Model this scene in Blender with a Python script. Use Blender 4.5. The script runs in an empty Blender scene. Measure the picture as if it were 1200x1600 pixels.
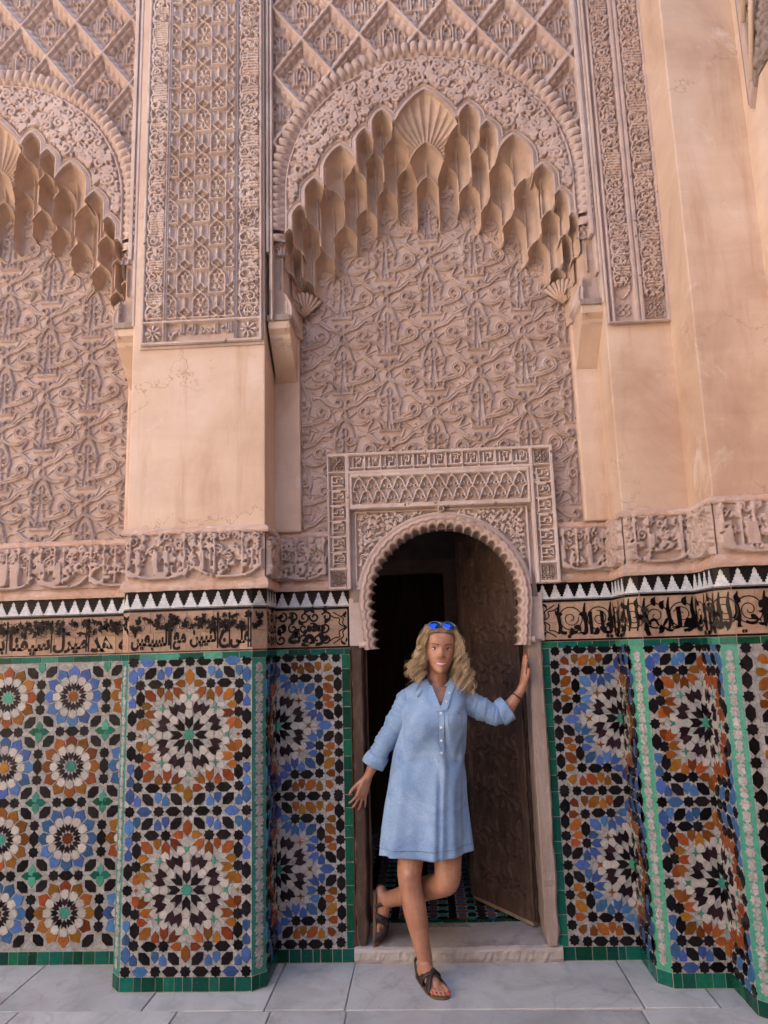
import bpy, bmesh, math, random
import numpy as np
from mathutils import Vector, Matrix
random.seed(7)
RNG = np.random.default_rng(11)
PI = math.pi
R = math.radians
S = bpy.context.scene
COL = S.collection

# ------------------------------------------------------------------ camera, sky, sun, exposure
cam_data = bpy.data.cameras.new('camera')
cam = bpy.data.objects.new('camera', cam_data)
COL.objects.link(cam)
S.camera = cam
cam_data.sensor_fit = 'VERTICAL'
cam_data.sensor_height = 24.0
cam_data.lens = 24.0 * 1179.29 / 1600.0
cam_data.clip_start = 0.05
cam_data.clip_end = 400.0


def cam_matrix(yaw, pitch, roll, loc):
    cy, sy = math.cos(yaw), math.sin(yaw)
    Rz = np.array([[cy, sy, 0], [-sy, cy, 0], [0, 0, 1.]])
    base = np.array([[1, 0, 0], [0, 0, -1], [0, 1, 0]], float)
    c, s = math.cos(pitch), math.sin(pitch)
    Rx = np.array([[1, 0, 0], [0, c, s], [0, -s, c]])
    c, s = math.cos(roll), math.sin(roll)
    Rr = np.array([[c, -s, 0], [s, c, 0], [0, 0, 1]])
    M = (Rr @ Rx @ base @ Rz)
    cols = np.stack([M[0], -M[1], -M[2]], 1)
    m = Matrix([list(cols[i]) + [loc[i]] for i in range(3)] + [[0, 0, 0, 1]])
    return m


cam.matrix_world = cam_matrix(.0509, .1759, -.0296, (.2502, -3.8176, 1.45))

SUN_EL, SUN_AZ = R(50), R(80)          # azimuth measured from +Y (behind the facade) towards +X
w = bpy.data.worlds.new('World')
S.world = w
w.use_nodes = True
nt = w.node_tree
sky = nt.nodes.new('ShaderNodeTexSky')
sky.sky_type = 'NISHITA'
sky.sun_disc = False
sky.sun_elevation = SUN_EL
sky.sun_rotation = SUN_AZ
sky.air_density = 1.0
sky.dust_density = 1.4
nt.links.new(sky.outputs[0], nt.nodes['Background'].inputs[0])
nt.nodes['Background'].inputs[1].default_value = 0.15
sd = bpy.data.lights.new('sun', 'SUN')
sd.energy = 4.0
sd.angle = R(0.53)
sd.color = (1.0, 0.93, 0.82)
sun = bpy.data.objects.new('sun', sd)
COL.objects.link(sun)
sv = Vector((math.sin(SUN_AZ) * math.cos(SUN_EL), math.cos(SUN_AZ) * math.cos(SUN_EL), math.sin(SUN_EL)))
sun.rotation_euler = sv.to_track_quat('Z', 'Y').to_euler()
sun.location = (6, 6, 12)
vs = S.view_settings
vs.view_transform = 'Standard'
vs.look = 'None'
vs.exposure = 2.63
vs.gamma = 1
S.render.engine = 'CYCLES'
S.cycles.use_denoising = True
S.cycles.max_bounces = 8
S.cycles.diffuse_bounces = 4
S.cycles.glossy_bounces = 3
S.cycles.sample_clamp_indirect = 4


# ------------------------------------------------------------------ helpers
def tag(o, label=None, cat=None, group=None, kind=None):
    if label: o['label'] = label
    if cat: o['category'] = cat
    if group: o['group'] = group
    if kind: o['kind'] = kind
    return o


def place(o, parent=None, loc=(0, 0, 0), rot=(0, 0, 0), scale=None):
    o.parent = parent
    o.location = loc
    o.rotation_euler = rot
    if scale: o.scale = scale
    return o


def empty(name, loc=(0, 0, 0), rz=0, parent=None):
    o = bpy.data.objects.new(name, None)
    o.empty_display_size = .1
    COL.objects.link(o)
    return place(o, parent, loc, (0, 0, rz))


def link(name, me, parent=None, loc=(0, 0, 0), rot=(0, 0, 0), scale=None):
    o = bpy.data.objects.new(name, me)
    COL.objects.link(o)
    return place(o, parent, loc, rot, scale)


def mk(name, verts, faces, m, parent=None, loc=(0, 0, 0), rot=(0, 0, 0), smooth=False, mats=None, fm=None):
    me = bpy.data.meshes.new(name)
    me.from_pydata([tuple(v) for v in verts], [], [tuple(f) for f in faces])
    for mm in (mats or [m]): me.materials.append(mm)
    if fm is not None: me.polygons.foreach_set('material_index', fm)
    if smooth: me.polygons.foreach_set('use_smooth', [True] * len(me.polygons))
    me.update()
    return link(name, me, parent, loc, rot)


def grid_mesh(name, V, quads, m, smooth=True):
    """V (n,3) numpy, quads (k,4) numpy -> mesh, fast"""
    used = np.unique(quads)
    remap = np.full(len(V), -1, np.int32)
    remap[used] = np.arange(len(used))
    V = V[used]
    q = remap[quads]
    me = bpy.data.meshes.new(name)
    me.vertices.add(len(V))
    me.vertices.foreach_set('co', V.astype(np.float32).ravel())
    me.loops.add(q.size)
    me.loops.foreach_set('vertex_index', q.astype(np.int32).ravel())
    me.polygons.add(len(q))
    me.polygons.foreach_set('loop_start', np.arange(0, q.size, 4, dtype=np.int32))
    me.polygons.foreach_set('loop_total', np.full(len(q), 4, np.int32))
    me.polygons.foreach_set('use_smooth', np.full(len(q), smooth))
    me.materials.append(m)
    me.update(calc_edges=True)
    return me


class Geo:
    """collects boxes, prisms, tubes into one mesh"""
    def __init__(self):
        self.v, self.f = [], []

    def add(self, v, f):
        n = len(self.v)
        self.v += [tuple(p) for p in v]
        self.f += [tuple(i + n for i in q) for q in f]
        return self

    def box(self, x0, x1, y0, y1, z0, z1):
        return self.add([(x0, y0, z0), (x1, y0, z0), (x1, y1, z0), (x0, y1, z0), (x0, y0, z1), (x1, y0, z1), (x1, y1, z1), (x0, y1, z1)],
                        [(0, 3, 2, 1), (4, 5, 6, 7), (0, 1, 5, 4), (1, 2, 6, 5), (2, 3, 7, 6), (3, 0, 4, 7)])

    def prism_z(self, poly, z0, z1):
        n = len(poly)
        v = [(x, y, z0) for x, y in poly] + [(x, y, z1) for x, y in poly]
        f = [tuple(range(n))[::-1], tuple(range(n, 2 * n))] + [(i, (i + 1) % n, n + (i + 1) % n, n + i) for i in range(n)]
        return self.add(v, f)

    def prism_x(self, poly, x0, x1):      # poly in (y,z)
        n = len(poly)
        v = [(x0, y, z) for y, z in poly] + [(x1, y, z) for y, z in poly]
        f = [tuple(range(n)), tuple(range(n, 2 * n))[::-1]] + [(i, n + i, n + (i + 1) % n, (i + 1) % n) for i in range(n)]
        return self.add(v, f)

    def tile(self, poly, y0, y1, inset=.0):   # poly (x,z) facing -y; y1 front (smaller y)
        n = len(poly)
        c = np.mean(np.array(poly), 0)
        ip = [(c[0] + (x - c[0]) * (1 - inset), c[1] + (z - c[1]) * (1 - inset)) for x, z in poly]
        v = [(x, y0, z) for x, z in poly] + [(x, y1, z) for x, z in ip]
        f = [tuple(range(n, 2 * n))] + [(i, (i + 1) % n, n + (i + 1) % n, n + i) for i in range(n)]
        return self.add(v, f)

    def tube(self, pts, rad, n=8, cap=True, flat=1.0):
        pts = [Vector(p) for p in pts]
        k = len(pts)
        rad = rad if hasattr(rad, '__len__') else [rad] * k
        base = len(self.v)
        up = Vector((0, 0, 1))
        t0 = (pts[1] - pts[0]).normalized()
        if abs(t0.dot(up)) > .9: up = Vector((1, 0, 0))
        nrm = (up - t0 * up.dot(t0)).normalized()
        for i in range(k):
            t = (pts[min(i + 1, k - 1)] - pts[max(i - 1, 0)])
            t = t.normalized() if t.length > 1e-9 else t0
            nrm = (nrm - t * nrm.dot(t))
            nrm = nrm.normalized() if nrm.length > 1e-6 else t.orthogonal().normalized()
            b = t.cross(nrm)
            for j in range(n):
                a = 2 * PI * j / n
                self.v.append(tuple(pts[i] + (nrm * math.cos(a) + b * math.sin(a) * flat) * rad[i]))
        for i in range(k - 1):
            for j in range(n):
                a, b2 = base + i * n + j, base + i * n + (j + 1) % n
                self.f.append((a, b2, b2 + n, a + n))
        if cap:
            self.f.append(tuple(base + j for j in range(n))[::-1])
            self.f.append(tuple(base + (k - 1) * n + j for j in range(n)))
        return self

    def mesh(self, name, m, smooth=False):
        me = bpy.data.meshes.new(name)
        me.from_pydata(self.v, [], self.f)
        me.materials.append(m)
        if smooth: me.polygons.foreach_set('use_smooth', [True] * len(me.polygons))
        me.update()
        return me

    def obj(self, name, m, parent=None, loc=(0, 0, 0), rot=(0, 0, 0), smooth=False, bevel=0):
        me = self.mesh(name, m, smooth)
        if bevel:
            bm = bmesh.new()
            bm.from_mesh(me)
            bmesh.ops.remove_doubles(bm, verts=bm.verts, dist=1e-5)
            bmesh.ops.bevel(bm, geom=[e for e in bm.edges if e.calc_face_angle(0) > .5], offset=bevel, segments=2, affect='EDGES', profile=.6)
            bm.to_mesh(me)
            bm.free()
        return link(name, me, parent, loc, rot)


# ------------------------------------------------------------------ materials
def new_mat(name):
    m = bpy.data.materials.new(name)
    m.use_nodes = True
    return m, m.node_tree.nodes, m.node_tree.links, m.node_tree.nodes['Principled BSDF']


def ramp(n, stops):
    r = n.new('ShaderNodeValToRGB')
    e = r.color_ramp.elements
    while len(e) < len(stops): e.new(.5)
    for i, (p, c) in enumerate(stops):
        e[i].position = p
        e[i].color = (*c, 1) if len(c) == 3 else c
    return r


def noise(n, l, scale, detail=5, rough=.6, vec=None, dist=0):
    t = n.new('ShaderNodeTexNoise')
    t.inputs['Scale'].default_value = scale
    t.inputs['Detail'].default_value = detail
    t.inputs['Roughness'].default_value = rough
    t.inputs['Distortion'].default_value = dist
    if vec is not None: l.new(vec, t.inputs['Vector'])
    return t


def mixc(n, l, fac, a, b, mode='MIX'):
    x = n.new('ShaderNodeMix')
    x.data_type = 'RGBA'
    x.blend_type = mode
    for s, val in ((x.inputs[0], fac), (x.inputs[6], a), (x.inputs[7], b)):
        if hasattr(val, 'is_linked') or hasattr(val, 'links'):
            l.new(val, s)
        elif isinstance(val, tuple):
            s.default_value = (*val, 1)
        else:
            s.default_value = val
    return x.outputs[2]


def wcoord(n, l, stretch=None):
    g = n.new('ShaderNodeNewGeometry')
    out = g.outputs['Position']
    if stretch:
        mp = n.new('ShaderNodeMapping')
        mp.inputs['Scale'].default_value = stretch
        l.new(out, mp.inputs[0])
        out = mp.outputs[0]
    return out


def bump(n, l, bsdf, height, strength=.3, dist=.005):
    b = n.new('ShaderNodeBump')
    b.inputs['Strength'].default_value = strength
    b.inputs['Distance'].default_value = dist
    l.new(height, b.inputs['Height'])
    l.new(b.outputs[0], bsdf.inputs['Normal'])


def mineral(name, base, alt, dirt=None, rough=.85, s1=1.6, s2=14, fine=160, bstr=.35, bdist=.003, stretch=None, spec=.25, dirt_lo=.55, dirt_hi=.75):
    m, n, l, b = new_mat(name)
    v = wcoord(n, l, stretch)
    a = noise(n, l, s1, 6, .62, v, .4)
    r1 = ramp(n, [(.32, base), (.68, alt)])
    l.new(a.outputs[0], r1.inputs[0])
    c = r1.outputs[0]
    a2 = noise(n, l, s2, 5, .65, v)
    r2 = ramp(n, [(.3, (.82, .82, .82)), (.7, (1.12, 1.1, 1.08))])
    l.new(a2.outputs[0], r2.inputs[0])
    c = mixc(n, l, 1.0, c, r2.outputs[0], 'MULTIPLY')
    if dirt:
        a3 = noise(n, l, s2 * .35, 8, .72, v, .8)
        r3 = ramp(n, [(dirt_lo, (0, 0, 0)), (dirt_hi, (1, 1, 1))])
        l.new(a3.outputs[0], r3.inputs[0])
        c = mixc(n, l, r3.outputs[0], c, dirt)
    l.new(c, b.inputs['Base Color'])
    b.inputs['Roughness'].default_value = rough
    b.inputs['Specular IOR Level'].default_value = spec
    f = noise(n, l, fine, 6, .7, v)
    bump(n, l, b, f.outputs[0], bstr, bdist)
    return m


M = {}
M['stucco'] = mineral('carved_stucco', (.50, .375, .32), (.435, .315, .265), (.56, .45, .395), .9, 1.3, 9, 170, .5, .004, dirt_lo=.5, dirt_hi=.8)
M['stucco_pale'] = mineral('pale_stucco', (.55, .425, .365), (.48, .36, .305), (.63, .525, .47), .88, 1.8, 11, 170, .5, .004, dirt_lo=.45, dirt_hi=.75)
M['muqarnas'] = mineral('smooth_ochre_stucco', (.50, .36, .275), (.45, .31, .225), (.40, .315, .24), .85, 2.2, 12, 120, .25, .002, dirt_lo=.6, dirt_hi=.85)


def plaster_mat():
    """polished lime plaster: clouded, trowelled, stained and pitted"""
    m, n, l, b = new_mat('polished_tan_plaster')
    v = wcoord(n, l)
    r1 = ramp(n, [(.30, (.45, .285, .195)), (.5, (.59, .42, .305)), (.72, (.65, .50, .40))])
    l.new(noise(n, l, 1.7, 7, .62, wcoord(n, l, (1, 1, .6)), .7).outputs[0], r1.inputs[0])
    mp = n.new('ShaderNodeMapping'); mp.inputs['Rotation'].default_value = (.1, .35, 0); mp.inputs['Scale'].default_value = (2, 2, 6); l.new(v, mp.inputs[0])
    r2 = ramp(n, [(.35, (.94, .92, .90)), (.62, (1.04, 1.04, 1.03))])
    l.new(noise(n, l, 1.3, 5, .6, mp.outputs[0], .5).outputs[0], r2.inputs[0])
    c = mixc(n, l, 1., r1.outputs[0], r2.outputs[0], 'MULTIPLY')
    r3 = ramp(n, [(.54, (0, 0, 0)), (.74, (.75, .75, .75))])          # drip stains
    l.new(noise(n, l, 1., 6, .7, wcoord(n, l, (7, 7, .8)), .3).outputs[0], r3.inputs[0])
    c = mixc(n, l, r3.outputs[0], c, (.44, .265, .165))
    r5 = ramp(n, [(.60, (0, 0, 0)), (.72, (.7, .7, .7))])             # pale patches
    l.new(noise(n, l, 3.3, 6, .65, v, 1.).outputs[0], r5.inputs[0])
    c = mixc(n, l, r5.outputs[0], c, (.70, .58, .50))
    r4 = ramp(n, [(.765, (0, 0, 0)), (.79, (1, 1, 1))])               # pits and scratches
    l.new(noise(n, l, 24, 3, .6, wcoord(n, l, (1, 1, .45))).outputs[0], r4.inputs[0])
    c = mixc(n, l, r4.outputs[0], c, (.20, .125, .09))
    vo = n.new('ShaderNodeTexVoronoi'); vo.feature = 'DISTANCE_TO_EDGE'; vo.inputs['Scale'].default_value = 1.1
    wn = noise(n, l, 5, 6, .65, v)
    vm = n.new('ShaderNodeVectorMath'); vm.operation = 'MULTIPLY_ADD'; vm.inputs[1].default_value = (.55, .55, .55)
    l.new(wn.outputs['Color'], vm.inputs[0]); l.new(v, vm.inputs[2]); l.new(vm.outputs[0], vo.inputs['Vector'])
    r8 = ramp(n, [(.0015, (.8, .8, .8)), (.0045, (0, 0, 0))]); l.new(vo.outputs['Distance'], r8.inputs[0])
    r9 = ramp(n, [(.50, (0, 0, 0)), (.60, (1, 1, 1))]); l.new(noise(n, l, 1.9, 3, .5, v).outputs[0], r9.inputs[0])
    c = mixc(n, l, mixc(n, l, 1., r8.outputs[0], r9.outputs[0], 'MULTIPLY'), c, (.25, .15, .10))
    l.new(c, b.inputs['Base Color'])
    b.inputs['Roughness'].default_value = .62
    b.inputs['Specular IOR Level'].default_value = .3
    ad = n.new('ShaderNodeMath'); ad.operation = 'ADD'
    l.new(noise(n, l, 40, 6, .65, v).outputs[0], ad.inputs[0]); l.new(r2.outputs[0], ad.inputs[1])
    bump(n, l, b, ad.outputs[0], .35, .004)
    return m


M['tadelakt'] = plaster_mat()

M['sill'] = mineral('worn_plaster_ledge', (.60, .44, .36), (.50, .31, .22), (.70, .60, .55), .88, 5, 22, 120, .6, .006, stretch=(1, 1, 2))


def marble_mat():
    """old white marble paving: each slab its own tone, grey veins, scuffs and brown stains"""
    m, n, l, b = new_mat('worn_marble')
    v = wcoord(n, l)
    oi = n.new('ShaderNodeObjectInfo')
    off = n.new('ShaderNodeVectorMath'); off.operation = 'MULTIPLY_ADD'
    off.inputs[1].default_value = (37., 37., 37.)
    cmb = n.new('ShaderNodeCombineXYZ')
    for k in range(3): l.new(oi.outputs['Random'], cmb.inputs[k])
    l.new(cmb.outputs[0], off.inputs[0]); l.new(v, off.inputs[2])
    vec = off.outputs[0]
    r1 = ramp(n, [(.28, (.35, .34, .325)), (.5, (.48, .47, .45)), (.72, (.56, .55, .525))])
    l.new(noise(n, l, 2.4, 8, .66, vec, 1.4).outputs[0], r1.inputs[0])
    mr = n.new('ShaderNodeMapRange'); mr.inputs[3].default_value = .80; mr.inputs[4].default_value = 1.08
    l.new(oi.outputs['Random'], mr.inputs[0])
    hs = n.new('ShaderNodeHueSaturation'); l.new(r1.outputs[0], hs.inputs['Color']); l.new(mr.outputs[0], hs.inputs['Value'])
    c = hs.outputs[0]
    wv = n.new('ShaderNodeTexWave'); wv.inputs['Scale'].default_value = 1.3; wv.inputs['Distortion'].default_value = 14; wv.inputs['Detail'].default_value = 5; wv.inputs['Detail Scale'].default_value = 1.6
    l.new(vec, wv.inputs['Vector'])
    r2 = ramp(n, [(.0, (.35, .35, .35)), (.07, (0, 0, 0))]); l.new(wv.outputs[0], r2.inputs[0])
    c = mixc(n, l, r2.outputs[0], c, (.30, .305, .32))
    r3 = ramp(n, [(.55, (0, 0, 0)), (.70, (.8, .8, .8))]); l.new(noise(n, l, 5.5, 9, .75, vec, .6).outputs[0], r3.inputs[0])
    c = mixc(n, l, r3.outputs[0], c, (.27, .235, .21))
    r4 = ramp(n, [(.66, (0, 0, 0)), (.70, (1, 1, 1))]); l.new(noise(n, l, 55, 4, .7, vec).outputs[0], r4.inputs[0])
    c = mixc(n, l, r4.outputs[0], c, (.20, .18, .165))
    l.new(c, b.inputs['Base Color'])
    rr = ramp(n, [(.3, (.28,) * 3), (.7, (.6,) * 3)]); l.new(noise(n, l, 7, 6, .7, vec).outputs[0], rr.inputs[0]); l.new(rr.outputs[0], b.inputs['Roughness'])
    bump(n, l, b, noise(n, l, 22, 7, .7, vec).outputs[0], .35, .005)
    return m


M['marble'] = marble_mat()

M['marble_step'] = mineral('worn_step_marble', (.50, .46, .43), (.40, .34, .30), (.22, .18, .16), .55, 4, 14, 60, .5, .006, spec=.35)
M['mortar'] = mineral('floor_mortar', (.40, .37, .34), (.31, .28, .25), None, .95)
M['grout'] = mineral('tile_grout', (.48, .42, .37), (.40, .34, .30), None, .9, 6, 30, 120, .3, .002)
M['oldwood'] = mineral('weathered_grey_wood', (.36, .29, .25), (.25, .18, .145), (.46, .40, .37), .75, 3, 30, 60, .6, .004, stretch=(6, 6, .6))
M['darkwood'] = mineral('dark_cedar_wood', (.11, .045, .022), (.06, .024, .012), (.16, .08, .045), .6, 4, 20, 60, .5, .004, stretch=(5, 5, .8))
M['agedwood'] = mineral('aged_door_wood', (.105, .06, .043), (.05, .028, .02), (.17, .12, .095), .7, 4, 22, 60, .6, .005, stretch=(4, 4, 1.2), dirt_lo=.5, dirt_hi=.8)
M['dimwall'] = mineral('bounce_cutting_brown', (.20, .125, .085), (.14, .085, .055), None, .8)  # invented dark brown for the unseen right wall, cuts light bounced from the right
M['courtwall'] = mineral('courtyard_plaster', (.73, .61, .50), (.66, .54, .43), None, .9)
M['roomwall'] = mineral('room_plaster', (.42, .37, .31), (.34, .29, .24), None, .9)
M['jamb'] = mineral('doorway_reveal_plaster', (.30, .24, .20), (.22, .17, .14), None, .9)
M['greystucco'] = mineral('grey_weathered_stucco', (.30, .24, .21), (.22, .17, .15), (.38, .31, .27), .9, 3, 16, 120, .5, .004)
M['hole'] = mineral('deep_pierced_ground', (.10, .065, .05), (.07, .045, .035), None, .95)


def glaze(name, col, var=.25, rough=.14, chip=.0, hue=.02, spec=.11, cuts=0):
    m, n, l, b = new_mat(name)
    oi = n.new('ShaderNodeObjectInfo')
    v = wcoord(n, l)
    hsv = n.new('ShaderNodeHueSaturation')
    hsv.inputs['Color'].default_value = (*col, 1)
    mr = n.new('ShaderNodeMapRange')
    mr.inputs[3].default_value = 1 - var
    mr.inputs[4].default_value = 1 + var
    l.new(oi.outputs['Random'], mr.inputs[0])
    l.new(mr.outputs[0], hsv.inputs['Value'])
    mul = n.new('ShaderNodeMath'); mul.operation = 'MULTIPLY'; mul.inputs[1].default_value = 7.31
    fr = n.new('ShaderNodeMath'); fr.operation = 'FRACT'
    mh = n.new('ShaderNodeMapRange')
    mh.inputs[3].default_value = .5 - hue
    mh.inputs[4].default_value = .5 + hue
    l.new(oi.outputs['Random'], mul.inputs[0]); l.new(mul.outputs[0], fr.inputs[0]); l.new(fr.outputs[0], mh.inputs[0])
    l.new(mh.outputs[0], hsv.inputs['Hue'])
    a = noise(n, l, 55, 4, .6, v)
    r = ramp(n, [(.3, (.78, .78, .78)), (.7, (1.15, 1.15, 1.15))])
    l.new(a.outputs[0], r.inputs[0])
    c = mixc(n, l, 1., hsv.outputs[0], r.outputs[0], 'MULTIPLY')
    if chip:
        a3 = noise(n, l, 45, 6, .75, v)
        r3 = ramp(n, [(.70 - chip, (0, 0, 0)), (.74 - chip, (1, 1, 1))])
        l.new(a3.outputs[0], r3.inputs[0])
        c = mixc(n, l, r3.outputs[0], c, (.50, .40, .33))
    if cuts:
        vo = n.new('ShaderNodeTexVoronoi'); vo.feature = 'DISTANCE_TO_EDGE'; vo.inputs['Scale'].default_value = cuts
        l.new(v, vo.inputs['Vector'])
        r6 = ramp(n, [(.02, (1, 1, 1)), (.06, (0, 0, 0))]); l.new(vo.outputs['Distance'], r6.inputs[0])
        c = mixc(n, l, r6.outputs[0], c, tuple(q * .62 for q in col))
        v2 = n.new('ShaderNodeTexVoronoi'); v2.inputs['Scale'].default_value = cuts; l.new(v, v2.inputs['Vector'])
        bw = n.new('ShaderNodeRGBToBW'); l.new(v2.outputs['Color'], bw.inputs[0])
        r7 = ramp(n, [(.1, (.84, .83, .82)), (.9, (1.12, 1.12, 1.13))]); l.new(bw.outputs[0], r7.inputs[0])
        c = mixc(n, l, 1., c, r7.outputs[0], 'MULTIPLY')
    l.new(c, b.inputs['Base Color'])
    rr = ramp(n, [(.3, (rough,) * 3), (.75, (rough + .12,) * 3)])
    l.new(noise(n, l, 9, 4, .6, v).outputs[0], rr.inputs[0])
    l.new(rr.outputs[0], b.inputs['Roughness'])
    b.inputs['Specular IOR Level'].default_value = spec
    bump(n, l, b, noise(n, l, 38, 3, .5, v).outputs[0], .12, .002)
    return m


M['white'] = glaze('white_glaze', (.33, .318, .30), .10, .2, 0, .01, .11, 34)
M['shield'] = glaze('ivory_glaze', (.38, .35, .315), .18, .18, .0, .02)
M['black'] = glaze('black_glaze', (.009, .007, .008), .5, .14, .0, .03, .10)
M['purple'] = glaze('aubergine_glaze', (.022, .011, .014), .5, .14, .0, .03, .10)
M['blue'] = glaze('blue_glaze', (.048, .105, .25), .42, .16, .0, .02)
M['amber'] = glaze('amber_glaze', (.20, .066, .014), .5, .16, .0, .022)
M['green'] = glaze('green_glaze', (.008, .095, .062), .4, .15, .03, .03)
M['dgreen'] = glaze('dark_green_glaze', (.006, .062, .042), .4, .15, .04, .03)
M['mint'] = glaze('pale_green_glaze', (.05, .21, .15), .35, .15, .0, .02)
M['terra'] = glaze('bare_terracotta', (.36, .235, .16), .16, .6, .0, .01)
M['merlonwhite'] = glaze('bluish_white_glaze', (.55, .56, .58), .08, .14, 0, .01)


# ------------------------------------------------------------------ carved relief (height fields from drawn strokes)
def catmull(pts, n=6, closed=False):
    P = np.array(pts, float)
    k = len(P)
    out = []
    rng = range(k) if closed else range(k - 1)
    for i in rng:
        p1, p2 = P[i], P[(i + 1) % k]
        p0 = P[i - 1] if (closed or i > 0) else 2 * p1 - p2
        p3 = P[(i + 2) % k] if (closed or i + 2 < k) else 2 * p2 - p1
        for t in np.arange(n) / n:
            out.append(.5 * ((2 * p1) + (p2 - p0) * t + (2 * p0 - 5 * p1 + 4 * p2 - p3) * t * t + (3 * p1 - p0 - 3 * p2 + p3) * t ** 3))
    out.append(P[0] if closed else P[-1])
    return np.array(out)


def spiral(cx, cz, r0, turns, a0=0., sgn=1, r1=.0, n=14):
    t = np.linspace(0, 1, max(4, int(n * abs(turns))))
    r = r0 + (r1 - r0) * t
    a = a0 + sgn * 2 * PI * turns * t
    return np.stack([cx + r * np.cos(a), cz + r * np.sin(a)], 1)


class Field:
    def __init__(self, x0, x1, z0, z1, step):
        self.nx = max(2, int(round((x1 - x0) / step)) + 1)
        self.nz = max(2, int(round((z1 - z0) / step)) + 1)
        self.xs = np.linspace(x0, x1, self.nx)
        self.zs = np.linspace(z0, z1, self.nz)
        self.X, self.Z = np.meshgrid(self.xs, self.zs)
        self.H = np.zeros_like(self.X)
        self.step = step

    def window(self, lo, hi):
        i0, i1 = np.searchsorted(self.xs, lo[0]), np.searchsorted(self.xs, hi[0])
        j0, j1 = np.searchsorted(self.zs, lo[1]), np.searchsorted(self.zs, hi[1])
        return slice(j0, j1), slice(i0, i1)

    def stroke(self, pts, r, h, prof='flat', cut=False, edge=.22):
        """pts (k,2); r scalar or per-point; raises H to h (or cuts it down to h)"""
        P = np.array(pts, float)
        rr = np.broadcast_to(np.array(r, float), (len(P),)) if np.ndim(r) else np.full(len(P), float(r))
        rm = rr.max() + self.step
        sl = self.window(P.min(0) - rm, P.max(0) + rm)
        X, Z = self.X[sl], self.Z[sl]
        if X.size == 0: return self
        best = np.full(X.shape, 9.)
        for i in range(len(P) - 1):
            a, b = P[i], P[i + 1]
            lo, hi = np.minimum(a, b) - rm, np.maximum(a, b) + rm
            i0, i1 = np.searchsorted(X[0], lo[0]), np.searchsorted(X[0], hi[0])
            j0, j1 = np.searchsorted(Z[:, 0], lo[1]), np.searchsorted(Z[:, 0], hi[1])
            if i1 <= i0 or j1 <= j0: continue
            x, z = X[j0:j1, i0:i1], Z[j0:j1, i0:i1]
            d = b - a
            L = d @ d + 1e-12
            t = np.clip(((x - a[0]) * d[0] + (z - a[1]) * d[1]) / L, 0, 1)
            dist = np.hypot(x - a[0] - t * d[0], z - a[1] - t * d[1]) / (rr[i] + (rr[i + 1] - rr[i]) * t)
            best[j0:j1, i0:i1] = np.minimum(best[j0:j1, i0:i1], dist)
        k = np.clip((1 - best) / edge, 0, 1)
        k = k * k * (3 - 2 * k)
        if prof == 'round':
            k = np.sqrt(np.clip(1 - best ** 2, 0, 1))
        if cut:
            self.H[sl] = np.where(k > 0, np.minimum(self.H[sl], self.H[sl] * (1 - k) + h * k), self.H[sl])
        else:
            self.H[sl] = np.maximum(self.H[sl], h * k)
        return self

    def disc(self, cx, cz, r, h, cut=False, edge=.35):
        return self.stroke([(cx, cz), (cx + 1e-5, cz)], r, h, cut=cut, edge=edge)

    def ring(self, cx, cz, r, w, h, edge=.35):
        a = np.linspace(0, 2 * PI, 17)
        return self.stroke(np.stack([cx + r * np.cos(a), cz + r * np.sin(a)], 1), w, h, edge=edge)

    def bar(self, x0, x1, z0, z1, h, edge=.004):
        d = np.minimum(np.minimum(self.X - x0, x1 - self.X), np.minimum(self.Z - z0, z1 - self.Z))
        k = np.clip(d / edge + .5, 0, 1)
        self.H = np.maximum(self.H, h * k)
        return self

    def poly(self, tris, h, blur=1):
        m = np.zeros_like(self.H)
        for t in tris:
            sl = self.window(t.min(0) - 1e-6, t.max(0) + 1e-6)
            X, Z = self.X[sl], self.Z[sl]
            if X.size == 0: continue
            def e(p, q): return (q[0] - p[0]) * (Z - p[1]) - (q[1] - p[1]) * (X - p[0])
            A, B, C = e(t[0], t[1]), e(t[1], t[2]), e(t[2], t[0])
            m[sl] = np.maximum(m[sl], ((A >= 0) & (B >= 0) & (C >= 0)) | ((A <= 0) & (B <= 0) & (C <= 0)))
        for _ in range(blur): m = blur3(m)
        self.H = np.maximum(self.H, h * np.clip(m * 1.6, 0, 1))
        return self

    def rough(self, amp, cells=7):
        self.H = self.H + amp * smooth_noise(self.nz, self.nx, cells) + amp * .5 * blur3(RNG.normal(size=self.H.shape))
        return self

    def chips(self, n, r0=.004, r1=.011, seed=0, lo=-.002):
        """knocks and losses"""
        rg = np.random.default_rng(seed)
        for _ in range(n):
            x, z, r = rg.uniform(self.xs[0], self.xs[-1]), rg.uniform(self.zs[0], self.zs[-1]), rg.uniform(r0, r1)
            a = rg.uniform(0, PI)
            self.stroke([(x, z), (x + r * math.cos(a), z + r * math.sin(a))], r * .7, self.H.max() * rg.uniform(.1, .6), cut=True, edge=.5)
        return self

    def mesh(self, name, m, mask=None, y=0.):
        V = np.stack([self.X.ravel(), (y - self.H).ravel(), self.Z.ravel()], 1)
        idx = np.arange(self.nx * self.nz).reshape(self.nz, self.nx)
        q = np.stack([idx[:-1, :-1], idx[:-1, 1:], idx[1:, 1:], idx[1:, :-1]], -1).reshape(-1, 4)
        if mask is not None: q = q[mask.ravel()[q].all(1)]
        return grid_mesh(name, V, q, m)


def blur3(a):
    p = np.pad(a, 1, mode='edge')
    b = (p[:-2] + 2 * p[1:-1] + p[2:]) / 4
    return (b[:, :-2] + 2 * b[:, 1:-1] + b[:, 2:]) / 4


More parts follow.
